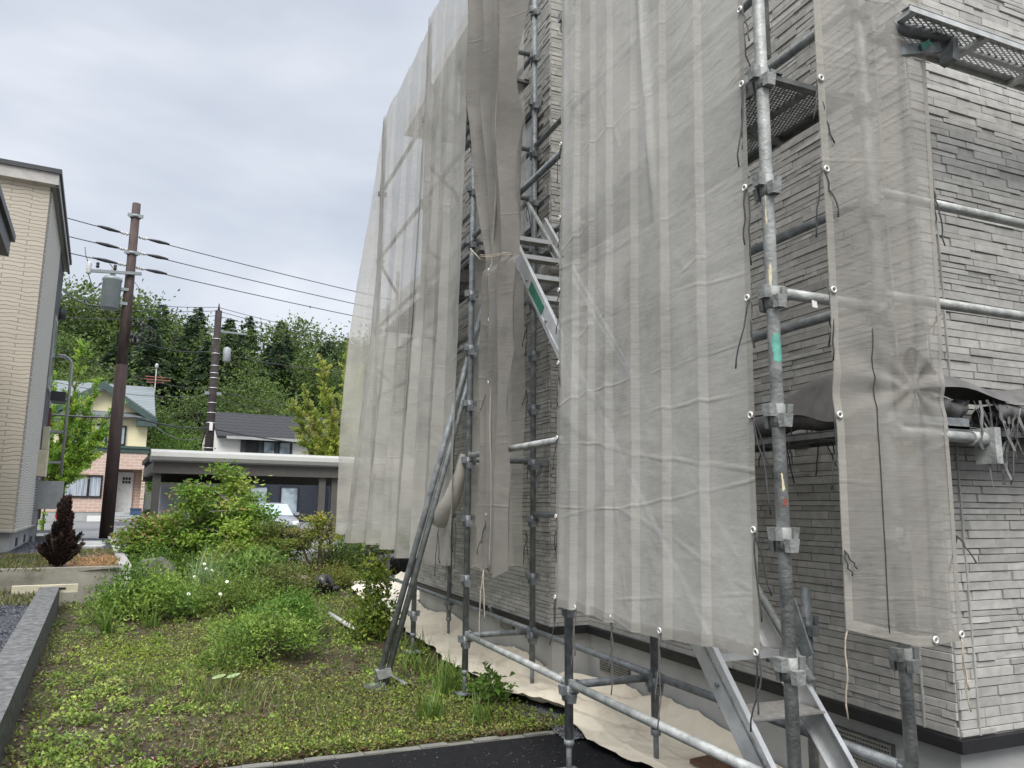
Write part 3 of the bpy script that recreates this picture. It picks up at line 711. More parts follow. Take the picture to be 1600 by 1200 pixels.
# long nets: A loose far end, B, C
def interp(zq, pts):
    pts = sorted(pts); return np.interp(zq, [p[0] for p in pts], [p[1] for p in pts])
def long_net(label, L, R, zb, zt, seed, lines, step, amp, splits=None, fn_top=True):
    """L and R are lists of (z, x, y) along the far and the near edge"""
    t = thing('scaffold_net', label, 'scaffold net', (L[0][1], L[0][2], zb), 0, 'nets hung on the scaffold')
    def f(u, z):
        xl = interp(z, [(p[0], p[1]) for p in L]); yl = interp(z, [(p[0], p[2]) for p in L]); xr = interp(z, [(p[0], p[1]) for p in R]); yr = interp(z, [(p[0], p[2]) for p in R])
        w_ = abs(L[0][2] - R[0][2])
        d = (pleat(u * w_, lines, step) + step * .5) * (.08 + .92 * np.clip((6.9 - z) / 5, 0, 1)) + wrinkle(u * w_ * 1.3, z, seed, amp)
        return xl + (xr - xl) * u - d, yl + (yr - yl) * u, z
    uu, zz = np.meshgrid(np.linspace(0, 1, 110), np.linspace(0, 1, 220)); bot = zb(uu) if callable(zb) else zb + .015 * np.sin(uu * 9 + seed)
    ZZ = bot + (zt - bot) * zz; X_, Y_, Z_ = f(uu, ZZ); grid_obj('net_sheet', X_, Y_, Z_, M_netfar, t)
    for u0, u1 in ((0, .022), (.978, 1)):
        uu, zz = np.meshgrid(np.linspace(u0, u1, 3), np.linspace(zb + .02, zt, 200)); X_, Y_, Z_ = f(uu, zz); grid_obj('hem', X_ - .005, Y_, Z_, M_nethem, t)
    uu, zz = np.meshgrid(np.linspace(0, 1, 80), np.linspace(0, .05, 3)); X_, Y_, Z_ = f(uu, zb + .015 * np.sin(uu * 9 + seed) + zz); grid_obj('hem', X_ - .0055, Y_, Z_, M_nethem, t)
    return t, f
tA, fA = long_net('loose far end flap of the long net, leaning outward over the maples', [(1.2, 1.76, 10.08), (2.7, 1.77, 10.12), (3.7, 1.84, 10.25), (4.6, 1.93, 10.28), (5.6, 2.03, 10.15), (6.86, 2.13, 10.02)],
                  [(1.2, 2.03, 9.86), (6.86, 2.15, 9.9)], 1.2, 6.87, 21, (.12,), .05, .012)
tB, fB = long_net('long pale net over the far scaffold bay, sky and tubes showing through', [(1.1, 1.90, 10.06), (3.6, 2.03, 9.72), (4.6, 2.09, 9.82), (6.9, 2.12, 9.98)],
                  [(1.1, 2.0, 7.6), (3.5, 2.1, 7.8), (6.9, 2.12, 7.55)], 1.12, 6.93, 22, (.75, 1.5, 2.05), .15, .017)
tC, fC = long_net('long pale net on the bay behind the two leaning brace tubes', [(1.06, 1.97, 7.72), (3.5, 2.1, 7.85), (6.9, 2.1, 7.62)],
                  [(1.04, 2.09, 6.2), (6.9, 2.11, 6.16)], 1.06, 7.0, 23, (.25, .62, 1.05), .12, .014)
for f, t, us, zb in ((fA, tA, (.5,), 1.2), (fB, tB, (.06, .5, .96), 1.12), (fC, tC, (.3, .9), 1.06)):
    for i, u in enumerate(us):
        x, y, z_ = f(np.array(u), np.array(zb + .03)); tie((float(x) - .004, float(y), zb + .02), .2, 150 + int(u * 100), t, None, True, .03)
# second layer beyond the end of the house
tD = thing('scaffold_net', 'flat lower net on the far inner side, its top edge ending below the sky', 'scaffold net', (XI - .04, 12, 1.15), 0, 'nets hung on the scaffold')
uu, ZZ = np.meshgrid(np.linspace(10.5, 14.1, 80), np.linspace(1.15, 4.97, 80)); grid_obj('net_sheet', XI + .12 - wrinkle(uu, ZZ, 31, .012), uu, ZZ + .02 * np.sin(uu * 4), M_netfar, tD)
# cross net from the outer to the inner post
tE = thing('scaffold_net', 'see-through net hung across the scaffold beside the gathered net', 'scaffold net', (2.45, 6.22, 1.05), 0, 'nets hung on the scaffold')
uu, ZZ = np.meshgrid(np.linspace(2.2, 2.71, 40), np.linspace(0, 1, 160)); ZZ = 1.05 + (7 - 1.05) * ZZ
X_ = uu - .03 * np.clip((ZZ - 5) / 2, 0, 1) + .01 * np.sin(ZZ * 3); Y_ = 6.23 + wrinkle(uu * 2, ZZ, 33, .014) + .03 * np.abs(np.sin((uu - 2.2) * 7 + ZZ * .25)); grid_obj('net_sheet', X_, Y_, ZZ, M_nettop, tE)
for i, z in enumerate((1.35, 2.0, 2.6, 3.2, 4.4)): tie((2.715, 6.22, z), .28, 170 + i, tE)
# gathered net
tG = thing('scaffold_net', 'gathered dark grey net tied into a hanging bunch in the stair bay', 'scaffold net', (2.1, 5.4, 1.08), 0, 'nets hung on the scaffold')
def bunch(u, z):
    y0 = interp(z, [(1.08, 5.55), (2.5, 5.60), (3.1, 5.56), (3.5, 5.50), (4.2, 5.68), (4.94, 5.86), (6.3, 5.92), (7, 5.92)])
    y1 = interp(z, [(1.08, 5.14), (2.5, 5.08), (3.1, 5.06), (3.5, 5.05), (4.2, 5.0), (4.94, 4.92), (6.3, 4.72), (7, 4.6)])
    amp = interp(z, [(1.08, .045), (3.1, .05), (3.5, .06), (4.4, .085), (6.3, .11), (7, .12)])
    ph = u * 4.0 + .12 * np.sin(z * 2.1) + .1 * np.sin(z * 5 + u * 6)
    tri = 2 * np.abs(2 * (ph - np.floor(ph + .5))) - 1
    x = 2.06 - amp * tri * (.7 + .3 * np.sin(u * 9)) - .03 * np.sin(z * 1.5) * (z > 3.4) + wrinkle(u * 3, z, 41, .008)
    return x, y0 + (y1 - y0) * (u + .05 * np.sin(ph * 6.28 + 1)), z
uu, ZZ = np.meshgrid(np.linspace(0, 1, 150), np.linspace(0, 1, 240)); ZZ = 1.08 + .03 * np.sin(uu * 20) + (7 - 1.08) * ZZ; X_, Y_, Z_ = bunch(uu, ZZ); grid_obj('net_sheet', X_, Y_, Z_, M_netbun, tG)
b = MB()
for dz in (0, .012): b.tube([(2.06 + .12 * math.cos(q), 5.3 + .23 * math.sin(q), 3.46 + dz + .05 * math.sin(q) + .012 * math.sin(3 * q)) for q in [2 * PI * k / 24 for k in range(25)]], .0028, 5, False)
b.tube([(1.95, 5.38, 3.46), (1.93, 5.5, 3.56), (1.94, 5.6, 3.62)], .004, 5)
b.build('binding_cord', M_cordpale, tG)
hb = MB(); hb.tube([Vector((float(bunch(np.array(.55), np.array(z))[0]) - .012, 5.40 + .3 * max(0, z - 3.5) * -.4 + .05 * max(0, 2.6 - z) * -1, z)) for z in np.linspace(1.1, 6.9, 60)], .009, 6); hb.build('rolled_seam', M_nethem, tG)
for i, z in enumerate((1.5, 2.0, 2.5, 3.0, 3.4)):
    x = float(bunch(np.array(.5), np.array(z))[0]) - .02; grommet((x, 5.42, z), (-1, 0, 0), tG, .011); tie((x, 5.43, z), .3, 190 + i, tG)
tie((2.0, 5.35, 1.1), .5, 199, tG, M_cordpale)
# small rolled corner of net at the post
tR = thing('rolled_net', 'small rolled up corner of net tied low on the post by the gathered net', 'rolled net', (2.06, 6.25, 1.45))
b = MB(); b.tube([(2.0, 6.50, 1.42), (2.02, 6.42, 1.5), (2.06, 6.3, 1.62), (2.1, 6.22, 1.84), (2.12, 6.2, 2.0)], [.075, .085, .075, .05, .03], 14, False)
b.tube([(2.0, 6.5, 1.42), (2.01, 6.46, 1.45)], [.055, .04], 12, True); b.build('roll', M_nethem, tR)
tie((2.0, 6.48, 1.36), .4, 201, tR, None, True, .03); tie((2.06, 6.2, 1.45), .38, 202, tR)

# rolled nets lying on the planks
def roll_net(label, p0, p1, seed, ncord, r=.085, endL=False, flap=None):
    t = thing('rolled_net', label, 'rolled net', p0, 0, 'nets rolled up on the planks'); p0, p1 = Vector(p0), Vector(p1); d = (p1 - p0).normalized(); sdir = d.cross(UP).normalized()
    rg = random.Random(seed); vs = []; fs = []; n = 60; mlen = 22
    for j in range(mlen + 1):
        c = p0.lerp(p1, j / mlen) + UP * (.012 * math.sin(j * .9 + seed)) + sdir * .01 * math.sin(j * 1.7)
        for k in range(n):
            q = k / (n - 1) * 2 * PI * 3.2; rr = r * (.28 + .72 * k / (n - 1)) * (1 + .06 * math.sin(q * 1.0 + j * .7) + .03 * math.sin(j * 2.1 + q * 2))
            vs.append(c + (sdir * math.cos(q) * 1.25 + UP * math.sin(q) * .85) * rr)
    for j in range(mlen):
        for k in range(n - 1): fs.append((j * n + k, j * n + k + 1, (j + 1) * n + k + 1, (j + 1) * n + k))
    MB().add(vs, fs, True).build('roll', M_netroll, t)
    if flap: flap(t)
    for i in range(ncord):
        s = rg.random(); c = p0.lerp(p1, s) + sdir * rg.uniform(.05, .11) * (1 if rg.random() < .75 else -1); c = c + UP * rg.uniform(-.05, .03)
        tie(c, rg.uniform(.14, .36), seed * 100 + i, t, M_cord if rg.random() < .72 else mat_cordgrey, rg.random() < .4, .06)
    return t
mat_cordgrey = mat('grey_strap', (.16, .155, .15), .8, 0, .3, 20)
def flap1(t):
    u, v = np.meshgrid(np.linspace(0, 1, 26), np.linspace(0, 1, 20))
    y = 2.42 + .75 * u; x = 2.86 + .25 * v - .05 * np.sin(v * 3); z = 2.06 + .14 * np.sin(v * PI * .9 + .2) + .12 * (1 - u) ** 2 * v + .03 * np.sin(u * 9 + v * 4) - .08 * (1 - v) ** 3
    grid_obj('loose_flap', x, y, z, mat('net_flap', (.17, .163, .155), .75, 0, .3, 8), t)
roll_net('dark rolled net on the plank between the near post and the corner strip net', (2.98, 2.46, 2.03), (2.98, 4.1, 2.03), 5, 34, .09, flap=flap1)
def flap2(t):
    u, v = np.meshgrid(np.linspace(0, 1, 30), np.linspace(0, 1, 16))
    x = 2.8 + 1.5 * u; y = 2.36 + .2 * v; z = 2.055 + .085 * np.sin(v * PI * .85 + .15) + .02 * np.sin(u * 11) + .035 * np.exp(-((u - .3) / .12) ** 2)
    grid_obj('loose_flap', x, y, z, mat('net_flap_b', (.12, .115, .11), .75, 0, .3, 8), t)
roll_net('dark rolled net with a tangle of hanging straps in front of the end wall', (3.26, 2.46, 2.02), (2.8, 2.46, 2.02), 9, 6, .06, flap=flap2)
t = roll_net('second dark roll of net with frayed straps at the far right edge', (3.42, 2.44, 2.0), (4.5, 2.45, 2.0), 12, 46, .065)
for i in range(16):
    rg = random.Random(900 + i); p = Vector((3.3 + rg.uniform(-.05, .3), 2.36 + rg.uniform(-.03, .03), 2.04 + rg.uniform(-.05, .03)))
    pts = cord_pts(p, rg.uniform(.15, .4), 700 + i, .12); bb = MB()
    for k in range(len(pts) - 1): bb.bar(pts[k], pts[k + 1] + (pts[k + 1] - pts[k]) * .06, .012, .002, (rg.uniform(-1, 1), 1, rg.uniform(-.3, .3)))
    bb.build('strap', (M_cord, mat_cordgrey, mat_cordgrey)[i % 3], t)

# ================================================================ tarp
TX0, TX1 = 2.4, 3.25
yy = np.linspace(3.0, 13.4, 420); uu = np.linspace(0, 1, 60); Yg, Ug = np.meshgrid(yy, uu, indexing='ij')
left = np.interp(Yg, [3.0, 4.16, 4.85, 5.34, 6.0, 6.7, 8.3, 10.5, 12.0, 13.4], [2.9, 2.58, 2.56, 2.62, 2.45, 2.36, 2.38, 2.3, 2.38, 2.6]) + .03 * np.sin(Yg * 5) + .015 * np.sin(Yg * 17)
right = np.interp(Yg, [3, 6.0, 6.3, 10.4, 10.6, 13.4], [3.30, 3.30, 2.93, 2.93, 3.35, 3.45])
Xg = left + (right - left) * Ug
up = .14 * np.clip((Ug - .72) / .28, 0, 1) ** 1.5 * (.6 + .4 * np.sin(Yg * 3))
wr = 0
rg = np.random.default_rng(77)
for k in range(14):
    th = rg.uniform(0, PI); f = rg.uniform(6, 22); wr = wr + (1 - np.abs(np.sin((Xg * math.cos(th) + Yg * math.sin(th)) * f + rg.uniform(0, 6) + .6 * np.sin(Yg * 3 + k)))) ** 3 * rg.uniform(.3, 1) * (.5 + .5 * np.sin(Xg * 3 + Yg * rg.uniform(.6, 2) + k))
gulch = np.exp(-((Yg - 5.5) / .5) ** 2) * .07 * np.abs(np.sin(Xg * 12 + Yg * 5)) + np.exp(-((Yg - 12.2) / .5) ** 2) * .06 * np.abs(np.sin(Xg * 9))
Zg = g(Xg, Yg) + .03 + wr * .012 + up + gulch
T = thing('canvas_tarp', 'cream canvas tarp spread on the ground under the scaffold', 'tarp', (2.9, 7, 0)); grid_obj('cloth', Xg, Yg, Zg, M_tarp, T)
MB().obox((3.0, 4.0, .06), (.12, .02, 0), (-.02, .1, 0), (0, 0, .012)).build('board', mat('brown_board', (.12, .06, .035), .7, 0, .3, 12), None)
tag(bpy.data.objects['board'], 'small brown wooden board lying on the tarp', 'board')
MB().tube([(1.72, 10.2, .19), (1.82, 8.95, .16)], .028, 10).build('ground_pipe', mat('pale_pipe', (.42, .42, .4), .5, 0, .2, 10), None)
tag(bpy.data.objects['ground_pipe'], 'pale grey pipe lying in the grass left of the brace tubes', 'pipe')

# ================================================================ plants
def leaf_mesh(name, P, D, S, L, Wd, C, material, fold=.18, six=False):
    """leaf faces: base points P, growth directions D, side vectors S, lengths, widths, colours"""
    n = len(P); D = D / np.linalg.norm(D, axis=1, keepdims=True); S = S - D * (S * D).sum(1, keepdims=True); S /= np.linalg.norm(S, axis=1, keepdims=True) + 1e-9
    U = np.cross(D, S); L = L[:, None]; Wd = Wd[:, None]
    if not six:
        V = np.stack([P, P + D * L * .5 + S * Wd * .5 + U * L * fold, P + D * L, P + D * L * .5 - S * Wd * .5 + U * L * fold], 1)
        k = 4
    else:
        V = np.stack([P, P + D * L * .3 + S * Wd * .48 + U * L * fold, P + D * L * .7 + S * Wd * .38 + U * L * fold * .8, P + D * L - U * L * .12, P + D * L * .7 - S * Wd * .38 + U * L * fold * .8, P + D * L * .3 - S * Wd * .48 + U * L * fold], 1)
        k = 6
    F = np.arange(n * k).reshape(n, k)
    return np_mesh(name, V.reshape(-1, 3), F, material, np.repeat(C, k, 0))

def rand_dir(rg, n, up=0., flat=1.):
    d = rg.normal(size=(n, 3)); d[:, 2] = d[:, 2] * flat; d /= np.linalg.norm(d, axis=1, keepdims=True); d[:, 2] += up; return d

def tones(rg, n, cols, jit=.18):
    c = np.array(cols)[rg.integers(0, len(cols), n)]; return np.clip(c * 1.3 * (1 + rg.normal(0, jit, (n, 1))), .004, .8)

def plant(name, label, cat, loc, w, h, nclump, nleaf, L, Wd, cols, seed, shape='dome', z0=.1, spread=.16, up=.3, flat=1., stems=8, stem_r=.008, bark=None, tipcol=None, six=False, group=None, dx=0, trunk=None, depth=None, leafname='foliage', flatten=.7, skew=None):
    rg = np.random.default_rng(seed); t = thing(name, label, cat, loc, 0, group); dpt = depth or w
    cl = []
    while len(cl) < nclump:
        p = rg.uniform(-1, 1, 3)
        if shape == 'dome':
            r = math.hypot(p[0], p[1]); zt = math.sqrt(max(0, 1 - r * r)); q = (p[2] + 1) / 2
            if r > 1: continue
            z = zt * (q ** .45)
        elif shape == 'cone':
            q = (p[2] + 1) / 2; r = math.hypot(p[0], p[1])
            if r > (1 - q) ** .7 + .05: continue
            z = q
        elif shape == 'layer':
            q = rg.integers(0, 5) / 4; r = math.hypot(p[0], p[1])
            if r > (1 - q * .6): continue
            z = q + rg.normal(0, .02)
        cl.append((p[0] * w / 2 + dx * z, p[1] * dpt / 2, z0 * h + z * h * (1 - z0)))
    cl = np.array(cl)
    if skew is not None: cl = skew(cl)
    per = nleaf // nclump; idx = np.repeat(np.arange(nclump), per); n = len(idx)
    off = rg.normal(size=(n, 3)) * spread; off[:, 2] *= flatten
    P = cl[idx] + off; P[:, 2] = np.maximum(P[:, 2], .01)
    D = rand_dir(rg, n, up, flat) + off / spread * .35; S = rg.normal(size=(n, 3)); S[:, 2] *= .35
    C = tones(rg, nclump, cols, .14)[idx] * (1 + rg.normal(0, .14, (n, 1)))
    if tipcol is not None:
        top = (P[:, 2] > h * .55) & (rg.random(n) < tipcol[1]); C[top] = np.array(tipcol[0]) * (1 + rg.normal(0, .2, (top.sum(), 1)))
    C = np.clip(C, .004, .8)
    link(leafname, leaf_mesh(leafname, P, D, S, L * rg.uniform(.6, 1.3, n), Wd * rg.uniform(.6, 1.25, n), C, M_leaf, six=six), t)
    b = MB(); base = Vector(loc)
    if trunk:
        for pts, r in trunk:
            b.tube([base + Vector(p) for p in pts], [r * (1 - .7 * i / (len(pts) - 1)) for i in range(len(pts))], 7)
    for i in range(stems):
        c = Vector(cl[rg.integers(0, nclump)]); tk = trunk[rg.integers(0, len(trunk))][0] if trunk else None
        r0 = Vector((rg.normal(0, .03), rg.normal(0, .03), 0)) if not trunk else Vector(tk[-1 if rg.random() < .6 else len(tk) // 2])
        mid = r0.lerp(c, .5) + Vector((rg.normal(0, .04) * w, rg.normal(0, .04) * w, .06 * h))
        b.tube([base + r0, base + mid, base + c], [stem_r, stem_r * .75, stem_r * .4], 5)
    b.build('stem', bark or M_bark, t)
    return t

G1 = [(.12, .2, .035), (.16, .24, .045), (.09, .165, .03)]
G2 = [(.085, .15, .03), (.11, .18, .036), (.065, .12, .026)]
G3 = [(.14, .19, .03), (.17, .21, .035), (.1, .16, .026)]
GY = [(.2, .22, .04), (.16, .2, .035), (.24, .23, .05)]
def at(x, y): return (x, y, gz(x, y) - .01)

# maple and its neighbours
def mskew(c):
    c[:, 2] += -.16 * np.abs(c[:, 0]) ** 1.5; return np.maximum(c, [-9, -9, .05])
plant('maple', 'broad garden maple with yellow green layered foliage and reddish tips', 'maple', at(.58, 15.1), 2.55, 1.98, 105, 14500, .095, .05, [(.15, .25, .035), (.2, .3, .045), (.11, .2, .03), (.24, .3, .06)], 101, 'cone', .12, .125, -.1, .5, 46, .014, M_barkpale,
      ((.42, .30, .12), .06), dx=-.15, flatten=.5, trunk=[([(0, 0, 0), (-.03, .02, .5), (-.1, 0, .95), (-.2, 0, 1.5)], .045), ([(0, 0, 0), (.12, .02, .4), (.3, .05, .8), (.5, 0, 1.1)], .035), ([(0, .02, 0), (-.25, .0, .5), (-.6, 0, .85)], .03)])
plant('maple', 'low reddish tipped maple left of the broad one, hiding the carport post', 'maple', at(-.55, 15.4), 1.15, 1.02, 50, 5200, .085, .045, [(.16, .25, .04), (.21, .28, .05), (.12, .2, .03)], 102, 'dome', .3, .13, -.1, .5, 16, .012, M_bark, ((.42, .26, .13), .2), flatten=.4,
      trunk=[([(.1, 0, 0), (.1, 0, .4), (.0, 0, .7)], .035), ([(.2, 0, 0), (.25, 0, .5)], .025)])
plant('shrub', 'small yellowish maple shrub in front of the broad maple', 'shrub', at(.55, 13.8), .9, .62, 30, 3000, .07, .035, G3, 103, 'layer', .2, .1, 0, .6, 10, .008, flatten=.5)
plant('cloud_pruned_tree', 'small dark trunked tree with flat yellow green pads right of the maple', 'tree', at(1.42, 14.2), 1.3, 1.08, 34, 5200, .06, .028, [(.11, .15, .03), (.15, .18, .035), (.17, .16, .05)], 104, 'layer', .5, .1, .1, .5, 14, .011, M_bark, flatten=.32,
      trunk=[([(0, 0, 0), (.02, 0, .45), (.06, 0, .7), (.15, 0, .9)], .05), ([(.16, 0, 0), (.18, 0, .5), (.3, 0, .7)], .032), ([(.0, 0, .3), (-.2, 0, .45)], .02), ([(.1, 0, .5), (.4, .0, .62), (.65, 0, .78)], .022)])
plant('tree', 'thin garden tree with bare dark limbs and sparse light leaves beside the net', 'tree', at(2.12, 13.9), .72, 1.2, 20, 1500, .06, .032, GY, 105, 'dome', .45, .085, .1, .6, 10, .01, M_bark, flatten=.45,
      trunk=[([(0, 0, 0), (.02, 0, .3), (.0, 0, .6), (.15, 0, .85), (.22, 0, 1.15)], .05), ([(0, 0, .1), (-.2, 0, .35), (-.3, 0, .6), (-.42, 0, .72)], .03), ([(.05, 0, .2), (.18, 0, .5), (.2, 0, .8)], .04), ([(.02, 0, .5), (-.05, 0, .8)], .02)])
plant('shrub', 'leafy green shrub on the left of the garden before the concrete planter wall', 'shrub', at(-.42, 10.7), 1.08, .58, 60, 5600, .055, .028, [(.11, .19, .032), (.15, .24, .04), (.2, .27, .055), (.08, .15, .028)], 106, 'dome', .05, .12, .5, 1, 24, .006)
plant('shrub', 'olive green shrub filling the middle of the garden behind the low fern bush', 'shrub', at(.6, 11.1), 1.2, .33, 60, 5200, .05, .026, [(.125, .19, .035), (.16, .21, .045), (.09, .15, .03)], 107, 'dome', .05, .12, .5, 1, 18, .005)
plant('shrub', 'rough olive shrub beside the brown boulder', 'shrub', at(1.25, 11.7), .95, .42, 40, 3600, .05, .025, [(.1, .12, .03), (.13, .15, .04), (.09, .1, .03)], 108, 'dome', .05, .12, .5, 1, 14, .005)
plant('shrub', 'dark green low hedge shrub under the reddish maple', 'shrub', at(-.35, 14.3), 1.3, .42, 50, 4800, .055, .03, [(.09, .16, .028), (.12, .19, .035), (.07, .13, .025)], 109, 'dome', .05, .12, .4, 1, 14, .006)
plant('shrub', 'dark green shrub at the foot of the broad maple', 'shrub', at(.75, 14.4), 1.5, .55, 50, 4600, .055, .03, G2, 110, 'dome', .05, .13, .3, 1, 14, .006)
plant('broadleaf_bush', 'glossy long leaved bush between the grass clump and the boulder', 'bush', at(.95, 12.9), 1.0, .55, 60, 2600, .13, .042, [(.10, .18, .035), (.15, .23, .05), (.2, .27, .08)], 111, 'dome', .15, .1, .35, .8, 18, .007, six=True)
plant('fern_bush', 'bright green feathery bush in the foreground grass', 'bush', at(.66, 8.0), 1.2, .44, 52, 4600, .045, .02, [(.125, .205, .035), (.165, .25, .045), (.09, .16, .03), (.2, .28, .055)], 112, 'dome', .08, .075, .3, .7, 34, .004)
plant('fern_bush', 'feathery green bush behind the foreground one, nearer the tarp', 'bush', at(1.05, 9.1), .8, .4, 50, 3800, .045, .02, [(.115, .22, .035), (.15, .26, .045), (.085, .17, .03)], 113, 'dome', .12, .085, .3, .7, 20, .004)
plant('young_shrub', 'young upright shrub with rounded yellow green leaves at the tarp edge', 'shrub', at(1.93, 8.65), .46, .95, 40, 1900, .05, .032, [(.13, .18, .026), (.17, .21, .035), (.09, .14, .02)], 114, 'cone', .05, .07, .3, .8, 14, .006, six=True)
plant('shrub', 'wild green shrub under the far net by the black sheeting', 'shrub', at(2.75, 14.6), 1.3, .62, 50, 4200, .06, .03, [(.09, .13, .025), (.13, .17, .032), (.06, .1, .02)], 115, 'dome', .05, .13, .4, 1, 16, .006)
plant('shrub', 'yellow green low shrub in front of the black sheeting', 'shrub', at(2.15, 12.9), .8, .3, 36, 2600, .045, .022, [(.15, .16, .03), (.12, .14, .028), (.18, .17, .045)], 116, 'dome', .05, .1, .4, 1, 10, .005)
plant('shrub', 'tall green shrubs behind the far scaffold legs', 'shrub', at(3.7, 15.8), 1.6, .95, 60, 5200, .07, .035, G2, 117, 'dome', .05, .16, .3, 1, 16, .008)
plant('leafy_plant', 'broad leaved yellow green plant at the foot of the outer post', 'plant', at(2.27, 5.95), .3, .15, 18, 130, .075, .04, [(.08, .15, .025), (.11, .18, .035)], 118, 'dome', .3, .06, .3, .7, 10, .003, six=True)
plant('leafy_plant', 'single upright leafy sprout on the tarp edge', 'plant', at(2.33, 6.15), .12, .3, 9, 30, .06, .022, [(.08, .14, .03)], 119, 'cone', .3, .02, .4, .7, 3, .003, six=True)

def rosette(name, label, cat, loc, n, L, Wd, cols, seed, droop=.9, spread=.12, group=None, mm=None, h=1.):
    """arching blades from one base"""
    rg = np.random.default_rng(seed); t = thing(name, label, cat, loc, 0, group); V = []; F = []; C = []
    for i in range(n):
        az = rg.uniform(0, 2 * PI); ln = L * rg.uniform(.6, 1.15); wd = Wd * rg.uniform(.7, 1.2); lean = rg.uniform(.1, droop)
        bx, by = rg.normal(0, spread, 2); c = tones(rg, 1, cols, .15)[0]; pts = []
        for k in range(7):
            s = k / 6; a = lean * s * 1.9; pts.append((bx + math.cos(az) * ln * s * math.sin(min(a, 2.2)) * .75, by + math.sin(az) * ln * s * math.sin(min(a, 2.2)) * .75, h * ln * (s * math.cos(min(a, 1.9) * .72))))
        sd_ = np.array([-math.sin(az), math.cos(az), 0]); i0 = len(V)
        for k, p in enumerate(pts):
            ww = wd * (1 - (k / 6) ** 1.6) * .5 + .0008; V += [np.array(p) + sd_ * ww, np.array(p) - sd_ * ww]; C += [c, c]
        for k in range(6): F.append((i0 + 2 * k, i0 + 2 * k + 1, i0 + 2 * k + 3, i0 + 2 * k + 2))
    link('blades', np_mesh('blades', np.array(V), np.array(F), M_leaf, np.array(C), True), t); return t
rosette('grass_clump', 'large clump of arching pale green blades beside the grey rock', 'ornamental grass', at(.33, 12.5), 130, .72, .02, [(.16, .24, .1), (.12, .2, .06), (.22, .29, .15)], 130, .95, .14)
for i in range(11):
    rgt = random.Random(400 + i); yy_ = 6.3 + 3.4 * i / 10 + rgt.uniform(-.1, .1)
    rosette('grass_tuft', 'tall weedy grass tuft in the ragged row along the tarp edge', 'grass tuft', at(2.16 + rgt.uniform(-.16, .1), yy_), 26, rgt.uniform(.14, .28), .011, [(.1, .17, .03), (.16, .21, .05), (.08, .13, .025)], 430 + i, .8, .07, 'grass tufts along the tarp edge')
for i, (x, y, L, n, lab) in enumerate(((1.72, 5.62, .26, 60, 'tuft of upright grass near the asphalt edge, left of the post'), (2.05, 6.3, .3, 50, 'grass tuft between the brace foot and the outer post'), (-.75, 9.6, .34, 50, 'grass tuft beside the low concrete wall'), (-.35, 10.0, .32, 45, 'grass tuft in front of the left leafy shrub'), (2.05, 5.45, .22, 40, 'short grass tuft just right of the upright tuft'))):
    rosette('grass_tuft', lab, 'grass tuft', at(x, y), n, L, .012, [(.1, .17, .03), (.14, .2, .04), (.08, .14, .025)], 140 + i, .7, .05)
# daisies
for i, (x, y, z) in enumerate(((.2, 11.9, .52), (.27, 11.8, .46), (.3, 11.85, .43), (.12, 11.7, .36), (.5, 10.7, .42), (.03, 10.2, .35), (.38, 10.3, .33))):
    t = thing('daisy', 'white daisy standing among the garden plants', 'flower', at(x, y), 0, 'daisies in the garden'); rg = random.Random(i)
    b = MB(); p0 = Vector(at(x, y)); c = p0 + Vector((rg.uniform(-.03, .03), -.02, z)); b.tube([p0, p0.lerp(c, .5) + Vector((.01, 0, 0)), c], .0025, 5); b.build('stem', mat('daisy_stem', (.06, .12, .03), .7), t)
    b = MB(); nrm = Vector((rg.uniform(-.3, .3), -.8, .6)).normalized(); a = nrm.orthogonal().normalized(); e2 = nrm.cross(a)
    for k in range(11):
        q = 2 * PI * k / 11; u_ = a * math.cos(q) + e2 * math.sin(q); s_ = nrm.cross(u_); b.quad(c + u_ * .005, c + u_ * .014 + s_ * .005, c + u_ * .024, c + u_ * .014 - s_ * .005)
    b.build('petals', M_flower, t); MB().ico(tuple(c + nrm * .003), .008, 1, 0).build('eye', mat('daisy_eye', (.6, .42, .03), .7), t)
# seedling with two round leaves
t = thing('seedling', 'pale seedling with two big round leaves in front of the feathery bush', 'plant', at(.36, 7.05)); b = MB(); p0 = Vector(at(.36, 7.05))
b.tube([p0, p0 + Vector((0, 0, .07))], .004, 6); b.build('stem', mat('seedling_stem', (.2, .27, .1), .6), t)
for s in (1, -1):
    b = MB(); c = p0 + Vector((s * .055, -.01, .085)); ring = [c + Vector((math.cos(q) * .055, math.sin(q) * .035, .012 * s * math.cos(q) * s + .006 * math.sin(q))) for q in [2 * PI * k / 12 for k in range(12)]]
    b.quad(*ring); b.build('leaf', mat('seedling_leaf', (.26, .34, .15), .6), t)

# ground cover: leaves, grass blades, dead leaves
def inside(x, y): return (x > curb_x(y) + .03) & (x < np.interp(y, [5.2, 5.4, 6.0, 8, 10, 13, 17], [2.8, 2.62, 2.4, 2.36, 2.34, 2.6, 4.5])) & (y > 5.2) & (y < 17.2) & (x < 4.5)
rg = np.random.default_rng(5)
def patchf(x, y): return np.sin(x * 1.9 + 1.2 * np.sin(y * .9)) + np.sin(y * 1.5 + 1.7 * np.sin(x * 1.3 + 2)) + .8 * np.sin(x * 4.1 + y * 3.3)
def scatter(n, k=1.6):
    y = 5.2 + 12 * rg.random(n) ** k; x = -2 + 6.5 * rg.random(n); ok = inside(x, y); return x[ok], y[ok]
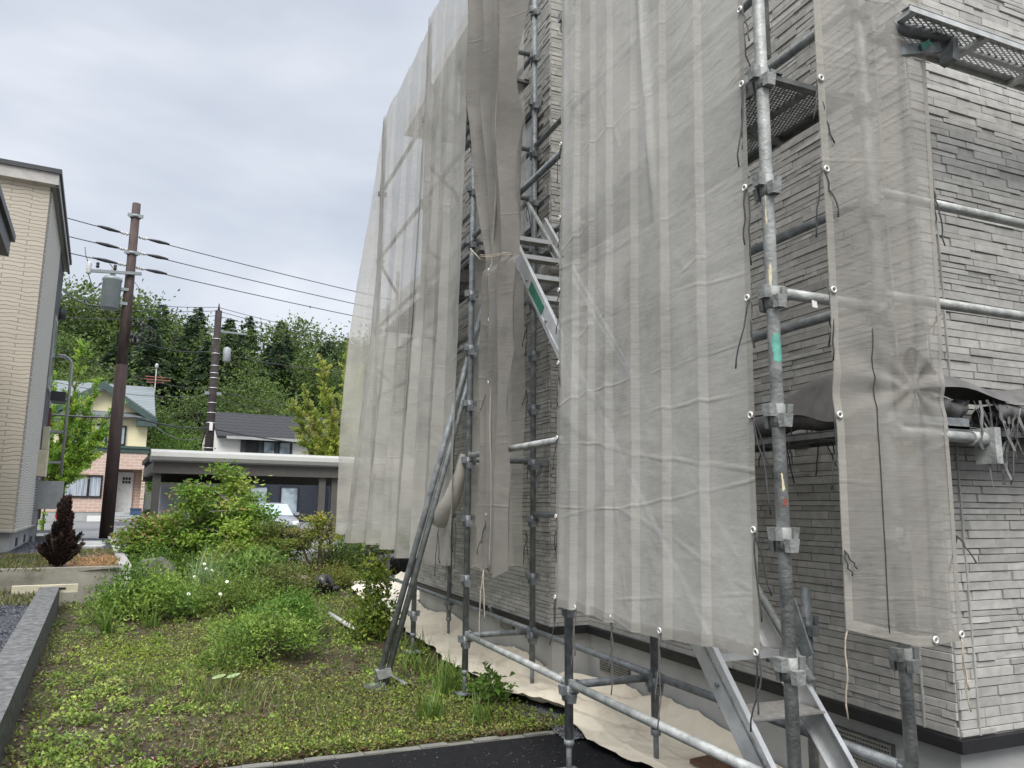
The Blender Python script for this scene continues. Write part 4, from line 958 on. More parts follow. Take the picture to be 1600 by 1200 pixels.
# creeping leaves
x, y = scatter(190000); pf = patchf(x, y); keep = rg.random(len(x)) < np.clip(.52 + .36 * pf, .07, 1); x, y, pf = x[keep], y[keep], pf[keep]; n = len(x)
h = rg.uniform(0, 1, n) ** 1.6 * (.035 + .022 * np.clip(pf, -1, 2)) * (1 + .04 * (y - 5)); P = np.stack([x, y, g(x, y) - .018 + h], -1)
D = rand_dir(rg, n, .5, .7); S = rg.normal(size=(n, 3)); S[:, 2] *= .4
C = tones(rg, n, [(.15, .20, .04), (.21, .25, .05), (.10, .15, .032), (.15, .15, .04), (.28, .29, .08)], .3)
lime = np.exp(-(((x + .55) / .5) ** 2 + ((y - 8.3) / .8) ** 2)) > rg.uniform(.2, .9, n); C[lime] = np.array((.26, .34, .04)) * (1 + rg.normal(0, .15, (lime.sum(), 1)))
C = np.clip(C, .01, .6)
sz_ = .018 * (1 + .05 * (y - 5)); L = rg.uniform(.6, 1.4, n) * sz_
me = leaf_mesh('ground_cover', P, D, S, L, L * .7, C, M_leaf); o = link('ground_cover', me); tag(o, 'low creeping weeds covering the garden soil', 'ground cover', None, 'stuff')
# small broad weeds in clumps
cxx, cyy = scatter(2600, 1.5); pf = patchf(cxx + 1, cyy + 2); keep = rg.random(len(cxx)) < np.clip(.5 + .4 * pf, .06, 1); cxx, cyy = cxx[keep], cyy[keep]; per = 26; n = len(cxx) * per
rad = np.repeat(rg.uniform(.03, .11, len(cxx)), per); aq = rg.uniform(0, 6.28, n); rr = rad * np.sqrt(rg.random(n)); x = np.repeat(cxx, per) + rr * np.cos(aq); y = np.repeat(cyy, per) + rr * np.sin(aq)
ok = inside(x, y); P = np.stack([x, y, g(x, y) - .015 + rg.random(n) * (.02 + rad * .75) * (1 - (rr / rad) ** 2 * .6)], -1); D = np.stack([np.cos(aq), np.sin(aq), rg.uniform(-.1, .9, n)], -1) + rg.normal(0, .4, (n, 3)); S = rg.normal(size=(n, 3)); S[:, 2] *= .3
C = np.repeat(tones(rg, len(cxx), [(.16, .23, .04), (.2, .28, .05), (.11, .17, .03), (.24, .29, .08), (.13, .19, .05), (.26, .32, .07)], .22), per, 0) * (1 + rg.normal(0, .16, (n, 1))); L = rg.uniform(.018, .042, n) * (1 + .03 * (y - 5))
o = link('weed_clumps', leaf_mesh('weed_clumps', P[ok], D[ok], S[ok], L[ok], L[ok] * .55, np.clip(C[ok], .01, .7), M_leaf, six=True)); tag(o, 'small broad leaved weeds in loose clumps over the garden', 'weeds', None, 'stuff')
# blades
x, y = scatter(52000); pf = patchf(x + 3.3, y * 1.1 + 1.7); keep = rg.random(len(x)) < np.clip(-.15 + .4 * pf, .02, 1); x, y, pf = x[keep], y[keep], pf[keep]; n = len(x)
P = np.stack([x, y, g(x, y) - .02], -1); D = rand_dir(rg, n, 1.7, .5); S = rg.normal(size=(n, 3)); S[:, 2] = 0
C = tones(rg, n, [(.12, .18, .035), (.16, .21, .045), (.09, .15, .03), (.24, .22, .1)], .2); L = rg.uniform(.4, 1.3, n) * (.075 + .035 * np.clip(pf, 0, 2))
o = link('grass', leaf_mesh('grass', P, D, S, L, np.full(n, .006) * (1 + .06 * (y - 5)), C, M_leaf, .03)); tag(o, 'thin grass growing among the weeds of the garden', 'grass', None, 'stuff')
# litter
x, y = scatter(38000, 1.9); n = len(x); P = np.stack([x, y, g(x, y) - .008 + rg.uniform(0, .012, n)], -1); D = rand_dir(rg, n, 0, .25); S = rg.normal(size=(n, 3)); S[:, 2] *= .2
C = tones(rg, n, [(.12, .075, .04), (.2, .15, .085), (.06, .038, .024), (.26, .22, .16), (.11, .045, .028), (.05, .05, .025)], .25); L = rg.uniform(.015, .05, n)
o = link('leaf_litter', leaf_mesh('leaf_litter', P, D, S, L, L * rg.uniform(.15, .6, n), C, M_leaf)); tag(o, 'dead leaves and straw scattered between the weeds', 'leaf litter', None, 'stuff')
# gravel stones: left yard and along the asphalt
def stones(name, X, Y, Z, r, label, cols):
    n = len(X); V = []; rg2 = np.random.default_rng(9)
    base = np.array([(1, 0, 0), (-1, 0, 0), (0, 1, 0), (0, -1, 0), (0, 0, .7), (0, 0, -.7)]); fc = np.array([(0, 2, 4), (2, 1, 4), (1, 3, 4), (3, 0, 4), (2, 0, 5), (1, 2, 5), (3, 1, 5), (0, 3, 5)])
    A = rg2.uniform(0, 6.28, n); ca, sa = np.cos(A), np.sin(A); sc = r[:, None, None] * rg2.uniform(.6, 1.3, (n, 6, 1)); v = base[None] * sc
    vx = v[..., 0] * ca[:, None] - v[..., 1] * sa[:, None]; vy = v[..., 0] * sa[:, None] + v[..., 1] * ca[:, None]
    V = np.stack([vx + X[:, None], vy + Y[:, None], v[..., 2] + Z[:, None]], -1).reshape(-1, 3); F = (fc[None] + (np.arange(n) * 6)[:, None, None]).reshape(-1, 3)
    o = link(name, np_mesh(name, V, F, M_brickless, np.repeat(tones(rg2, n, cols, .3), 6, 0))); return tag(o, label, 'gravel', None, 'stuff')
M_brickless = attr_mat('stone_chips', .8, 0, .4, 0, 1, .2, 30)
n = 26000; y = 5.4 + 6.4 * rg.random(n) ** 1.3; x = curb_x(y) - .24 - rg.random(n) ** 1.4 * 3.2; grv = [(.03, .032, .04), (.05, .053, .065), (.09, .093, .105), (.02, .02, .025)]
stones('gravel', x, y, lot_z(x, y) + .005, rg.uniform(.008, .02, n), 'dark blue grey crushed stone behind the low concrete wall', grv)
n = 12000; y = 14.8 + 6 * rg.random(n); x = -1.55 - .1 * (y - 12.4) - rg.random(n) * 2.2; keep = ~((y > 15.5) & (x > -2.1 - .1 * (y - 16)) )
x, y = x[keep], y[keep]; stones('gravel', x, y, .67 + 0 * x, rg.uniform(.012, .028, len(x)), 'dark crushed stone beside the left house foundation', grv)
n = 9000; y = 4.9 + 1.6 * rg.random(n); x = np.interp(y, [4.85, 5.34, 6.0, 6.6], [2.62, 2.66, 2.48, 2.38]) - rg.random(n) ** 1.5 * .3 + .12
stones('gravel', x, y, 0 * x + .004, rg.uniform(.006, .016, n), 'dark chips between the grass and the tarp', [(.03, .03, .032), (.06, .06, .065), (.12, .12, .12)])
n = 350; x = .3 + 2.6 * rg.random(n); y = 4.4 + .75 * rg.random(n)
stones('asphalt_chips', x, y, 0 * x - .012, rg.uniform(.002, .005, n), 'fine pale chips scattered over the new asphalt', [(.1, .1, .1), (.05, .05, .05)])
# terrace weeds
n = 9000; x = -.95 - 4 * rg.random(n) ** 1.4; y = 12.1 + 4.5 * rg.random(n); keep = (x < -.9 - .102 * (y - 12.4)) & (patchf(x * 2 + 5, y * 1.7) > -.2); x, y = x[keep], y[keep]; n = len(x)
P = np.stack([x, y, .665 + 0 * x], -1); D = rand_dir(rg, n, 1.2, .5); S = rg.normal(size=(n, 3)); S[:, 2] = 0
dryf = np.exp(-(((x + 1.1) / .38) ** 2 + ((y - 13.4) / .9) ** 2)) > rg.random(n) * .8
C = tones(rg, n, [(.1, .14, .03), (.14, .17, .05), (.2, .17, .08)], .2); C[dryf] = np.array((.45, .27, .13)) * (1 + rg.normal(0, .15, (dryf.sum(), 1)))
L = rg.uniform(.04, .13, n); o = link('dry_grass', leaf_mesh('dry_grass', P, D, S, L, L * .1 + .004, np.clip(C, .01, .7), M_leaf, .02)); tag(o, 'thin and dried orange grass on the raised terrace', 'grass', None, 'stuff')
n = 2600; x = -1.12 + rg.normal(0, .3, n); y = 13.4 + rg.normal(0, .7, n); keep = (x < -.95 - .102 * (y - 12.4)) & (y > 12.15); x, y = x[keep], y[keep]; n = len(x)
P = np.stack([x, y, .675 + rg.uniform(0, .03, n)], -1); D = rand_dir(rg, n, .1, .3); S = rg.normal(size=(n, 3)); S[:, 2] *= .2; L = rg.uniform(.05, .14, n)
o = link('cut_grass', leaf_mesh('cut_grass', P, D, S, L, L * .12, tones(rg, n, [(.42, .26, .13), (.5, .33, .18), (.34, .2, .1)], .15), M_leaf, .02)); tag(o, 'heap of dried orange grass cuttings on the terrace edge', 'grass', None, 'stuff')
# weeds along the left yard
n = 5000; y = 10.6 + 1.3 * rg.random(n); x = curb_x(y) - .2 - rg.random(n) ** 1.2 * 3; P = np.stack([x, y, lot_z(x, y)], -1); D = rand_dir(rg, n, 1., .6); S = rg.normal(size=(n, 3)); S[:, 2] = 0; L = rg.uniform(.03, .1, n)
o = link('weeds', leaf_mesh('weeds', P, D, S, L, L * .18, tones(rg, n, [(.12, .13, .04), (.2, .17, .09), (.09, .12, .03)], .2), M_leaf, .03)); tag(o, 'dry weeds at the back of the gravel yard', 'weeds', None, 'stuff')

# brown conifer shrub
def conifer_shrub(label, loc, h, seed, cols):
    rg = np.random.default_rng(seed); t = thing('conifer_shrub', label, 'conifer', loc); P = []; D = []; C = []; bm_ = MB(); base = Vector(loc)
    for i in range(95):
        f = rg.random() ** 1.2; az = rg.uniform(0, 2 * PI); z0 = .02 + .5 * f * h; r0 = .02; leanx = .06 * h
        ln = h * (.36 + .1 * f) * rg.uniform(.75, 1.15); tilt = (.8 * (1 - f) ** 1.3 + .08) * rg.uniform(.45, 1.1)
        if i > 91: z0, ln, tilt = .45 * h, h * .55, .06
        dr = np.array([math.cos(az) * math.sin(tilt), math.sin(az) * math.sin(tilt), math.cos(tilt)]); p0 = np.array([0, 0, z0]); 
        pend = p0 + dr * ln + np.array([leanx * (z0 + ln) / h * .6, 0, 0]); c0 = tones(rg, 1, cols, .2)[0]
        bm_.tube([base + Vector(p0), base + Vector(pend)], [.007, .003], 4)
        m_ = 260; s = rg.random(m_) ** .8; q = p0 + (pend - p0) * s[:, None]; rad = .075 * (1 - s * .6); dd = rg.normal(size=(m_, 3)); dd /= np.linalg.norm(dd, axis=1, keepdims=True)
        P.append(q + dd * rad[:, None] * .35); D.append(dd + dr * 1.5); C.append(np.repeat(c0[None], m_, 0) * (1 + rg.normal(0, .2, (m_, 1))))
    P, D, C = np.concatenate(P), np.concatenate(D), np.clip(np.concatenate(C), .004, .6); n = len(P)
    link('foliage', leaf_mesh('foliage', P, D, rg.normal(size=(n, 3)), rg.uniform(.03, .06, n), rg.uniform(.012, .022, n), C, M_needle), t); bm_.build('stem', M_bark, t)
conifer_shrub('dark reddish brown conifer shrub on the planter wall corner', (-1.66, 12.42, .66), .98, 150, [(.035, .022, .02), (.05, .03, .026), (.026, .018, .016), (.06, .042, .032)])

# rocks and black bag
def rock(name, label, cat, c, r, sc, seed, m_, sub=4, jit=.1):
    o = MB().ico(c, r, sub, jit, sc, seed).build(name, m_, None); tag(o, label, cat); return o
rock('rock', 'rounded dark grey rock beside the concrete planter', 'rock', (-.43, 12.75, .5), .3, (.95, .8, .95), 3, M_rock)
rock('rock', 'brown boulder beside the black bag', 'rock', (1.55, 12.7, .3), .25, (1.1, .8, .7), 5, M_rock2, 4, .14)
bag = rock('plastic_bag', 'shiny black plastic bag on the weeds right of the brown boulder', 'plastic bag', (1.93, 12.2, .36), .19, (.85, .8, .9), 8, M_blackbag, 4, .09)
b = MB(); b.ico((2.08, 12.22, .27), .1, 3, .15, (1.2, .9, .7), 4); b.build('bag_fold', M_blackbag, None); o = bpy.data.objects['bag_fold']; o.parent = bag; o.location = o.location - bag.location
o = MB().ico((3.2, 14.9, .55), .42, 4, .14, (.9, .6, .8), 14).ico((3.75, 14.6, .45), .45, 4, .14, (1.2, .6, .55), 17).build('plastic_sheeting', M_blackbag, None); tag(o, 'black plastic sheeting heaped behind the far scaffold legs', 'plastic sheet')

# ---------------------------------------------------------------- left yard walls
def run_box(b, p0, p1, z00, z01, z10, z11, wd):
    """wall along p0-p1 (its right face), width to the left, bottom/top heights at both ends"""
    p0, p1 = Vector((*p0, 0)), Vector((*p1, 0)); d = (p1 - p0).normalized(); lft = Vector((-d.y, d.x, 0)) * wd
    return b.add([p0 + UP * z00, p1 + UP * z10, p1 + lft + UP * z10, p0 + lft + UP * z00, p0 + UP * z01, p1 + UP * z11, p1 + lft + UP * z11, p0 + lft + UP * z01],
                 [(3, 2, 1, 0), (4, 5, 6, 7), (0, 1, 5, 4), (1, 2, 6, 5), (2, 3, 7, 6), (3, 0, 4, 7)])
M_wet = mat('low_wall_concrete', (.15, .152, .15), .85, 0, .35, 16, 9, .35, 60, stops=[(.3, (.055, .057, .057)), (.5, (.11, .112, .11)), (.7, (.18, .18, .172))])
b = MB(); ysg = [3.0, 5.8, 8.8, 11.75]
for i in range(3):
    ya, yb = ysg[i], ysg[i + 1] - .006; run_box(b, (curb_x(ya), ya), (curb_x(yb), yb), -.2, .285 + gz(0, ya), -.2, .285 + gz(0, yb), .22)
tag(b.build('low_wall', M_wet, None), 'low weathered concrete wall along the gravel yard', 'low wall')
M_plc = mat('planter_concrete', (.27, .255, .215), .9, 0, .3, 3, 8, .3, 50, stops=[(.3, (.15, .14, .11)), (.5, (.27, .255, .21)), (.72, (.36, .34, .3))])
PW = thing('planter_wall', 'stained concrete planter wall at the front of the raised terrace', 'retaining wall', (-1.2, 11.9, .1))
run_box(MB(), (-2.25, 11.93), (-.80, 12.08), -.1, .70, -.1, .70, .13).build('front_wall', M_plc, PW)
run_box(MB(), (-.72, 12.07), (-1.86, 23.1), .0, .715, .0, .72, .15).build('side_wall', mat('edging_pale', (.36, .35, .33), .9, 0, .15, 4, 6, .2, 60), PW)
MB().box(-.80, -.715, 11.99, 12.065, .0, .725).build('end_cap', mat('end_cap', (.55, .54, .5), .8, 0, .1, 5), PW)
o = MB().obox((-1.66, 11.55, .47), (.36, .04, 0), (-.01, .05, 0), (0, 0, .05)).build('timber_beam', mat('pale_timber', (.5, .46, .34), .8, 0, .15, 6, 6, .2, 30, vec=(.4, 4, 4)), None); tag(o, 'pale yellow timber beam lying at the end of the low wall', 'timber beam')
kn = MB().obox((-1.46, 11.52, .475), (.035, .004, 0), (0, .004, 0), (0, 0, .012)).build('slot', M_black, None); kn.parent = o; kn.location = kn.location - o.location
b = MB(); rgq = random.Random(3)
for i in range(3):
    y0 = 17.6 + i * .9; b.box(-2.35 - .09 * i, -1.62 - .09 * i, y0, y0 + .86, .62, .715 + rgq.uniform(-.01, .01))
tag(b.build('paving_slabs', mat('pale_slab', (.46, .45, .43), .85, 0, .25, 7, 7, .3, 40), None), 'pale weathered stepping slabs in front of the brown pole', 'paving slabs')
b = MB().box(-.6, 7, 17.12, 17.3, .1, .555); tag(b.build('kerb', M_edgedark, None), kind='structure')

# ================================================================ neighbouring houses
def Wp(o, u, v, z): return Vector(o) + d2 * u + d1 * v + UP * z
def lbox(b, o, u0, u1, v0, v1, z0, z1):
    return b.obox(Wp(o, (u0 + u1) / 2, (v0 + v1) / 2, (z0 + z1) / 2), d2 * (u1 - u0) / 2, d1 * (v1 - v0) / 2, UP * (z1 - z0) / 2)
def course_mat(name, c1, c2, mortar, bw, rh, ms, bump=.4, wob=.0, rough=.8, sq=1):
    M, n, l, b, o = newmat(name); gg = n.new('ShaderNodeNewGeometry'); sx_ = n.new('ShaderNodeSeparateXYZ'); l.new(gg.outputs['Position'], sx_.inputs[0])
    sb = n.new('ShaderNodeMath'); sb.operation = 'SUBTRACT'; l.new(sx_.outputs['X'], sb.inputs[0]); l.new(sx_.outputs['Y'], sb.inputs[1])
    nzn = pos_noise(n, l, 2.5, 3); ma = n.new('ShaderNodeMath'); ma.operation = 'MULTIPLY_ADD'; ma.inputs[1].default_value = wob; l.new(nzn.outputs['Fac'], ma.inputs[0]); l.new(sx_.outputs['Z'], ma.inputs[2])
    cb = n.new('ShaderNodeCombineXYZ'); l.new(sb.outputs[0], cb.inputs[0]); l.new(ma.outputs[0], cb.inputs[1])
    br = n.new('ShaderNodeTexBrick'); br.inputs['Scale'].default_value = 1; br.inputs['Brick Width'].default_value = bw; br.inputs['Row Height'].default_value = rh; br.inputs['Mortar Size'].default_value = ms
    br.inputs['Color1'].default_value = (*c1, 1); br.inputs['Color2'].default_value = (*c2, 1); br.inputs['Mortar'].default_value = (*mortar, 1); br.inputs['Mortar Smooth'].default_value = .3
    l.new(cb.outputs[0], br.inputs['Vector']); l.new(br.outputs['Color'], b.inputs['Base Color']); b.inputs['Roughness'].default_value = rough
    bp = n.new('ShaderNodeBump'); bp.inputs['Strength'].default_value = bump; bp.inputs['Distance'].default_value = .02; bp.invert = True; l.new(br.outputs['Fac'], bp.inputs['Height']); l.new(bp.outputs[0], b.inputs['Normal'])
    return M
M_beige = course_mat('beige_siding', (.47, .425, .35), (.43, .39, .32), (.25, .22, .175), .6, .075, .007, .6, .16)
M_beigelit = course_mat('beige_siding_lit_side', (.52, .5, .455), (.58, .56, .51), (.34, .32, .29), .11, .05, .008, .6, .1)  # side siding coloured lighter to stand for light from the right
M_slate = course_mat('dark_slate_siding', (.07, .075, .085), (.1, .105, .115), (.035, .037, .04), .3, .14, .01)
M_pinkb = course_mat('pink_block_siding', (.50, .345, .275), (.55, .40, .325), (.66, .55, .48), .36, .145, .016, .3)
M_cream = course_mat('cream_siding', (.8, .73, .47), (.8, .73, .48), (.66, .6, .38), 3, .42, .005, .2)
M_gtrim = mat('green_trim', (.05, .085, .075), .5, 0, .1, 4); M_groof = course_mat('blue_grey_roof', (.19, .215, .22), (.17, .195, .2), (.08, .09, .095), 2.4, .11, .012, .5, 0, .85)
M_broof = course_mat('black_tile_roof', (.016, .016, .019), (.02, .02, .024), (.004, .004, .005), .3, .2, .03, 1, 0, .75)
M_wwall = mat('white_render', (.8, .78, .73), .8, 0, .05, 3); M_navy = mat('navy_siding', (.022, .028, .042), .6, 0, .2, 6)
M_dark = mat('dark_frame_b', (.018, .016, .018), .4); M_pane = mat('window_pane', (.33, .40, .45), .06, 0, .5, 1.5, 2, stops=[(.3, (.12, .15, .17)), (.5, (.33, .4, .45)), (.7, (.5, .53, .55))])
M_curt = mat('curtained_pane', (.42, .46, .52), .12, 0, .2, 3, 3, vec=(9, 9, .3), stops=[(.35, (.2, .24, .3)), (.6, (.5, .53, .57))])
M_fascia = mat('grey_fascia', (.40, .385, .36), .5); M_fasciad = mat('dark_eave', (.035, .036, .04), .45); M_found = mat('house_concrete', (.36, .37, .37), .85, 0, .12, 2)
M_grey = mat('grey_enamel', (.36, .37, .36), .5, 0, .12, 6); M_beigebox = mat('beige_box', (.55, .5, .36), .6, 0, .1, 8)

LO = (-2.95, 16.3, .66)
LH = thing('beige_house', 'tall beige house with ridged siding and dark flat eave at the left edge', 'house', LO)
b = MB(); lbox(b, LO, -7, 0, 0, 4, .4, 6.95); b.build('wall', M_beige, LH)
b = MB(); lbox(b, LO, .001, .03, .12, 4, .41, 6.93); b.build('side_wall', M_beigelit, LH)
b = MB(); lbox(b, LO, -7, .02, 4.01, 6.1, .42, 6.94); b.build('slate_wall', M_slate, LH)
b = MB(); lbox(b, LO, -6.9, -.04, .04, 6.0, -.4, .37); fo = b.build('foundation', M_found, LH)
for v in (1.4, 3.3): 
    b = MB(); lbox(b, LO, -.04, -.028, v, v + .35, .06, .22); b.build('vent', M_black, fo)
b = MB(); lbox(b, LO, -7.05, .06, -.04, 6.12, .37, .41); b.build('base_flashing', M_fascia, LH)
b = MB(); lbox(b, LO, -7.3, .13, -.13, 6.25, 6.95, 7.17); b.build('fascia', M_fascia, LH)
b = MB(); lbox(b, LO, -7.34, .17, -.17, 6.3, 7.17, 7.26); lbox(b, LO, .1, .15, -.1, 6.25, 6.9, 6.96); b.build('eave_trim', M_fasciad, LH)
b = MB(); lbox(b, LO, -7, .028, 4.02, 5.4, .43, 1.6); b.build('louvre_panel', course_mat('grey_slats', (.33, .33, .32), (.33, .33, .32), (.1, .1, .1), 5, .06, .018), LH)
b = MB(); lbox(b, LO, .02, .34, 6.15, 6.9, 3.5, 3.75); b.build('side_awning', M_fasciad, LH)
b = MB(); lbox(b, LO, -.3, .06, 6.11, 6.5, .5, 3.3); b.build('red_panel', mat('dull_red', (.13, .035, .03), .6), LH)
b = MB(); lbox(b, LO, .02, .05, 4.5, 5.5, 3.6, 5.4); wn = b.build('window', M_fascia, LH); b = MB(); lbox(b, LO, .05, .054, 4.6, 5.4, 3.7, 5.3); b.build('pane', M_pane, wn)
b = MB(); lbox(b, LO, -7, -1.2, -6, -.01, -.5, 4.6); b.build('wing_wall', M_beige, LH)
b = MB(); lbox(b, LO, -7, -.12, -6, -3.7, 4.42, 4.66); lbox(b, LO, -7, -.07, -6.05, -3.65, 4.66, 4.76); b.build('wing_eave', M_fasciad, LH)
b = MB(); lbox(b, LO, .03, .16, 4.6, 5.05, 2.15, 2.7); mo = b.build('meter_box', M_beigebox, LH); b = MB(); lbox(b, LO, .16, .165, 4.66, 4.98, 2.45, 2.63); b.build('meter_glass', M_curt, mo)
b = MB(); lbox(b, LO, .03, .2, 3.9, 4.5, 1.5, 2.1); b.build('meter_box', M_beigebox, LH)
b = MB(); b.tube([Wp(LO, .05, 6.0, 5.6), Wp(LO, .06, 6.0, 5.9)], .12, 8); b.build('cable_bracket', M_insul, LH)
# white standoff rail
b = MB()
for dv in (0, .32):
    pts = [Wp(LO, .05, 6.5 + dv, 4.75)] + [Wp(LO, .12 + .28 * math.sin(q), 6.5 + dv, 4.5 + .26 * math.cos(q)) for q in np.linspace(0, PI / 2, 7)] + [Wp(LO, .40, 6.5 + dv, 1.6)]
    b.tube(pts, .03, 8)
for z in (3.6, 2.75, 1.95): b.bar(Wp(LO, -.1, 6.66, z), Wp(LO, .4, 6.66, z), .36, .05)
b.build('standoff_rail', M_grey, LH)

# fuel tank on its stand
TK = thing('fuel_tank', 'grey oil tank on a steel leg stand beside the beige house', 'fuel tank', (-3.0, 21.3, .66)); TO = (-3.0, 21.3, .66)
b = MB(); lbox(b, TO, -.42, .1, -.25, .2, .82, 1.42); b.build('tank', M_grey, TK)
for u in (-.42, .04):
    for v in (-.25, .17):
        b = MB(); lbox(b, TO, u, u + .06, v, v + .04, 0, .86 if v > 0 else .95); b.build('leg', M_grey, TK)
b = MB(); lbox(b, TO, -.36, .04, -.25, -.21, .2, .26); lbox(b, TO, -.36, .04, .17, .2, .2, .26); lbox(b, TO, -.43, .11, -.27, -.25, .76, .84); b.build('cross_bar', M_grey, TK)
o_ = MB(); lbox(o_, TO, -.7, .3, .1, .3, -.05, .12); tag(o_.build('concrete_step', mat('step_concrete', (.16, .18, .17), .9), None), 'low grey concrete step under the oil tank', 'step')

# pink and cream house
PO = (-2.19, 41.6, .81)
PH = thing('pink_house', 'small two storey house, pink blocks below and cream siding with green gable above', 'house', PO)
b = MB(); lbox(b, PO, -7.5, -1.35, 0, 7, .36, 3.22); lbox(b, PO, -.16, 0, 0, 7, .36, 3.22); lbox(b, PO, -1.35, -.16, 0, 7, 2.42, 3.2); lbox(b, PO, -1.35, -.16, 1.0, 7, .3, 2.42); b.build('lower_wall', M_pinkb, PH)
b = MB(); lbox(b, PO, -7.45, -.02, .02, 7, -.5, .36); b.build('foundation', M_found, PH)
b = MB(); lbox(b, PO, -7.5, -.1, .06, 7, 3.5, 4.95)
b.prism([Wp(PO, -4.25, .06, 4.9), Wp(PO, -.1, .06, 4.9), Wp(PO, -.1, .06, 5.0), Wp(PO, -2.17, .06, 6.32), Wp(PO, -4.25, .06, 5.0)], (0, 0, 0), d1 * 3); b.build('upper_wall', M_cream, PH)
b = MB(); lbox(b, PO, -7.55, .06, -.05, 7.05, 3.22, 3.54); lbox(b, PO, -7.58, .09, -.1, 7.1, 3.42, 3.5); b.build('band_course', M_gtrim, PH)
b = MB()
b.prism([Wp(PO, -8, -.35, 4.86), Wp(PO, .2, -.35, 4.86), Wp(PO, .2, 3.6, 6.9), Wp(PO, -8, 3.6, 6.9)], (0, 0, 0), (0, 0, .12)); b.prism([Wp(PO, -8, 3.6, 6.9), Wp(PO, .2, 3.6, 6.9), Wp(PO, .2, 7.4, 4.9), Wp(PO, -8, 7.4, 4.9)], (0, 0, 0), (0, 0, .12))
for s in (1, -1): b.prism([Wp(PO, -2.17, -.38, 6.45), Wp(PO, -2.17 + s * 2.4, -.38, 4.88), Wp(PO, -2.17 + s * 2.4, 1.0, 4.88), Wp(PO, -2.17, 3.4, 6.45)], (0, 0, .06), (0, 0, .14))
ro = b.build('roof', M_groof, PH)
b = MB()
for s in (1, -1): b.prism([Wp(PO, -2.17, -.42, 6.2), Wp(PO, -2.17 + s * 2.4, -.42, 4.6), Wp(PO, -2.17 + s * 2.4, -.42, 4.92), Wp(PO, -2.17, -.42, 6.56)], (0, 0, 0), d1 * .1)
for u0, u1 in ((-.62, .27), (-4.6, -3.72)): lbox(b, PO, u0, u1, -.415, .02, 4.52, 4.8); lbox(b, PO, u0 - .03, u1 + .03, -.44, .04, 4.8, 4.9)
b.build('gable_trim', M_gtrim, PH)
def window(o, parent, u0, u1, z0, z1, v=0, mull=1, pane=None, fr=.08):
    b = MB(); lbox(b, o, u0, u1, v - .06, v + .05, z0, z0 + fr); lbox(b, o, u0, u1, v - .06, v + .05, z1 - fr, z1); lbox(b, o, u0, u0 + fr, v - .06, v + .05, z0 + fr, z1 - fr); lbox(b, o, u1 - fr, u1, v - .06, v + .05, z0 + fr, z1 - fr)
    for k in range(1, mull): uu_ = u0 + (u1 - u0) * (.64 if mull == 2 else k / mull); lbox(b, o, uu_ - .05, uu_ + .05, v - .055, v + .045, z0 + fr, z1 - fr)
    w_ = b.build('window', M_dark, parent); b = MB(); lbox(b, o, u0 + fr, u1 - fr, v - .02, v - .005, z0 + fr, z1 - fr); b.build('pane', pane or M_pane, w_)
window(PO, PH, -2.62, -1.82, 3.56, 4.55, .02); window(PO, PH, -1.76, -1.02, 3.55, 4.52, .02); window(PO, PH, -3.5, -2.75, 3.55, 4.55, .02); window(PO, PH, -3.45, -1.84, 1.03, 2.1, 0, 2, M_curt)
b = MB(); lbox(b, PO, -1.33, -.5, .85, .99, .2, 2.3); do = b.build('door', mat('white_door', (.6, .61, .6), .5, 0, .04, 3), PH)
b = MB()
for i in range(3):
    for j in range(2): lbox(b, PO, -.98 + i * .13, -.88 + i * .13, .83, .851, 1.75 + j * .17, 1.88 + j * .17)
b.build('door_panes', M_dark, do); b = MB(); lbox(b, PO, -1.2, -.62, .838, .851, .35, 1.5); b.build('door_panel', mat('door_panel', (.54, .55, .54), .5), do)
b = MB(); lbox(b, PO, -1.4, -.0, -1.1, .98, -.4, .1); lbox(b, PO, -1.4, .0, -.4, .98, .1, .22); b.build('porch_step', course_mat('tile_step', (.4, .42, .42), (.36, .38, .38), (.2, .2, .2), .12, .12, .012), PH)
b = MB(); lbox(b, PO, 0, .12, .5, .8, 1.3, 1.7); b.build('meter_box', M_grey, PH)
b = MB(); lbox(b, PO, -.55, -.1, -.2, .1, .23, .5); lbox(b, PO, -.58, -.07, -.23, .13, .5, .55); tag(b.build('storage_box', mat('blue_plastic', (.04, .075, .15), .5), None), 'blue lidded plastic box on the pink house porch', 'box')
b = MB(); lbox(b, PO, .1, .5, 1.5, 1.9, .5, 1.4); lbox(b, PO, .1, .14, 1.5, 1.54, -.4, .5); lbox(b, PO, .46, .5, 1.5, 1.54, -.4, .5); lbox(b, PO, .1, .14, 1.86, 1.9, -.4, .5); lbox(b, PO, .46, .5, 1.86, 1.9, -.4, .5); tag(b.build('fuel_tank', M_grey, None), 'pale oil tank on legs at the right side of the pink house', 'fuel tank')
b = MB(); c = Wp(PO, -3.35, -1.5, .2); b.tube([c, c + d1 * .06], .26, 18); tag(b.build('red_disc_sign', mat('red_enamel', (.5, .03, .02), .4), None), 'round red disc low beside the pink house wall', 'sign')
b = MB(); lbox(b, PO, -2.35, -1.75, -.6, -.55, -.25, .2); tag(b.build('leaning_board', M_white, None), 'small white board leaning by the pink house foundation', 'panel')
b = MB(); lbox(b, PO, -4.2, -1.5, -1.3, -1.2, -.35, -.18); lbox(b, PO, -1.62, -1.5, -7, -1.2, -.5, -.2); tag(b.build('garden_edging', M_edge, None), 'pale concrete edging of the pink house front bed', 'edging')
b = MB(); lbox(b, PO, -4.1, -1.65, -1.15, -.1, -.4, -.1); o_ = b.build('bed_soil', M_gravel, None); tag(o_, kind='structure')
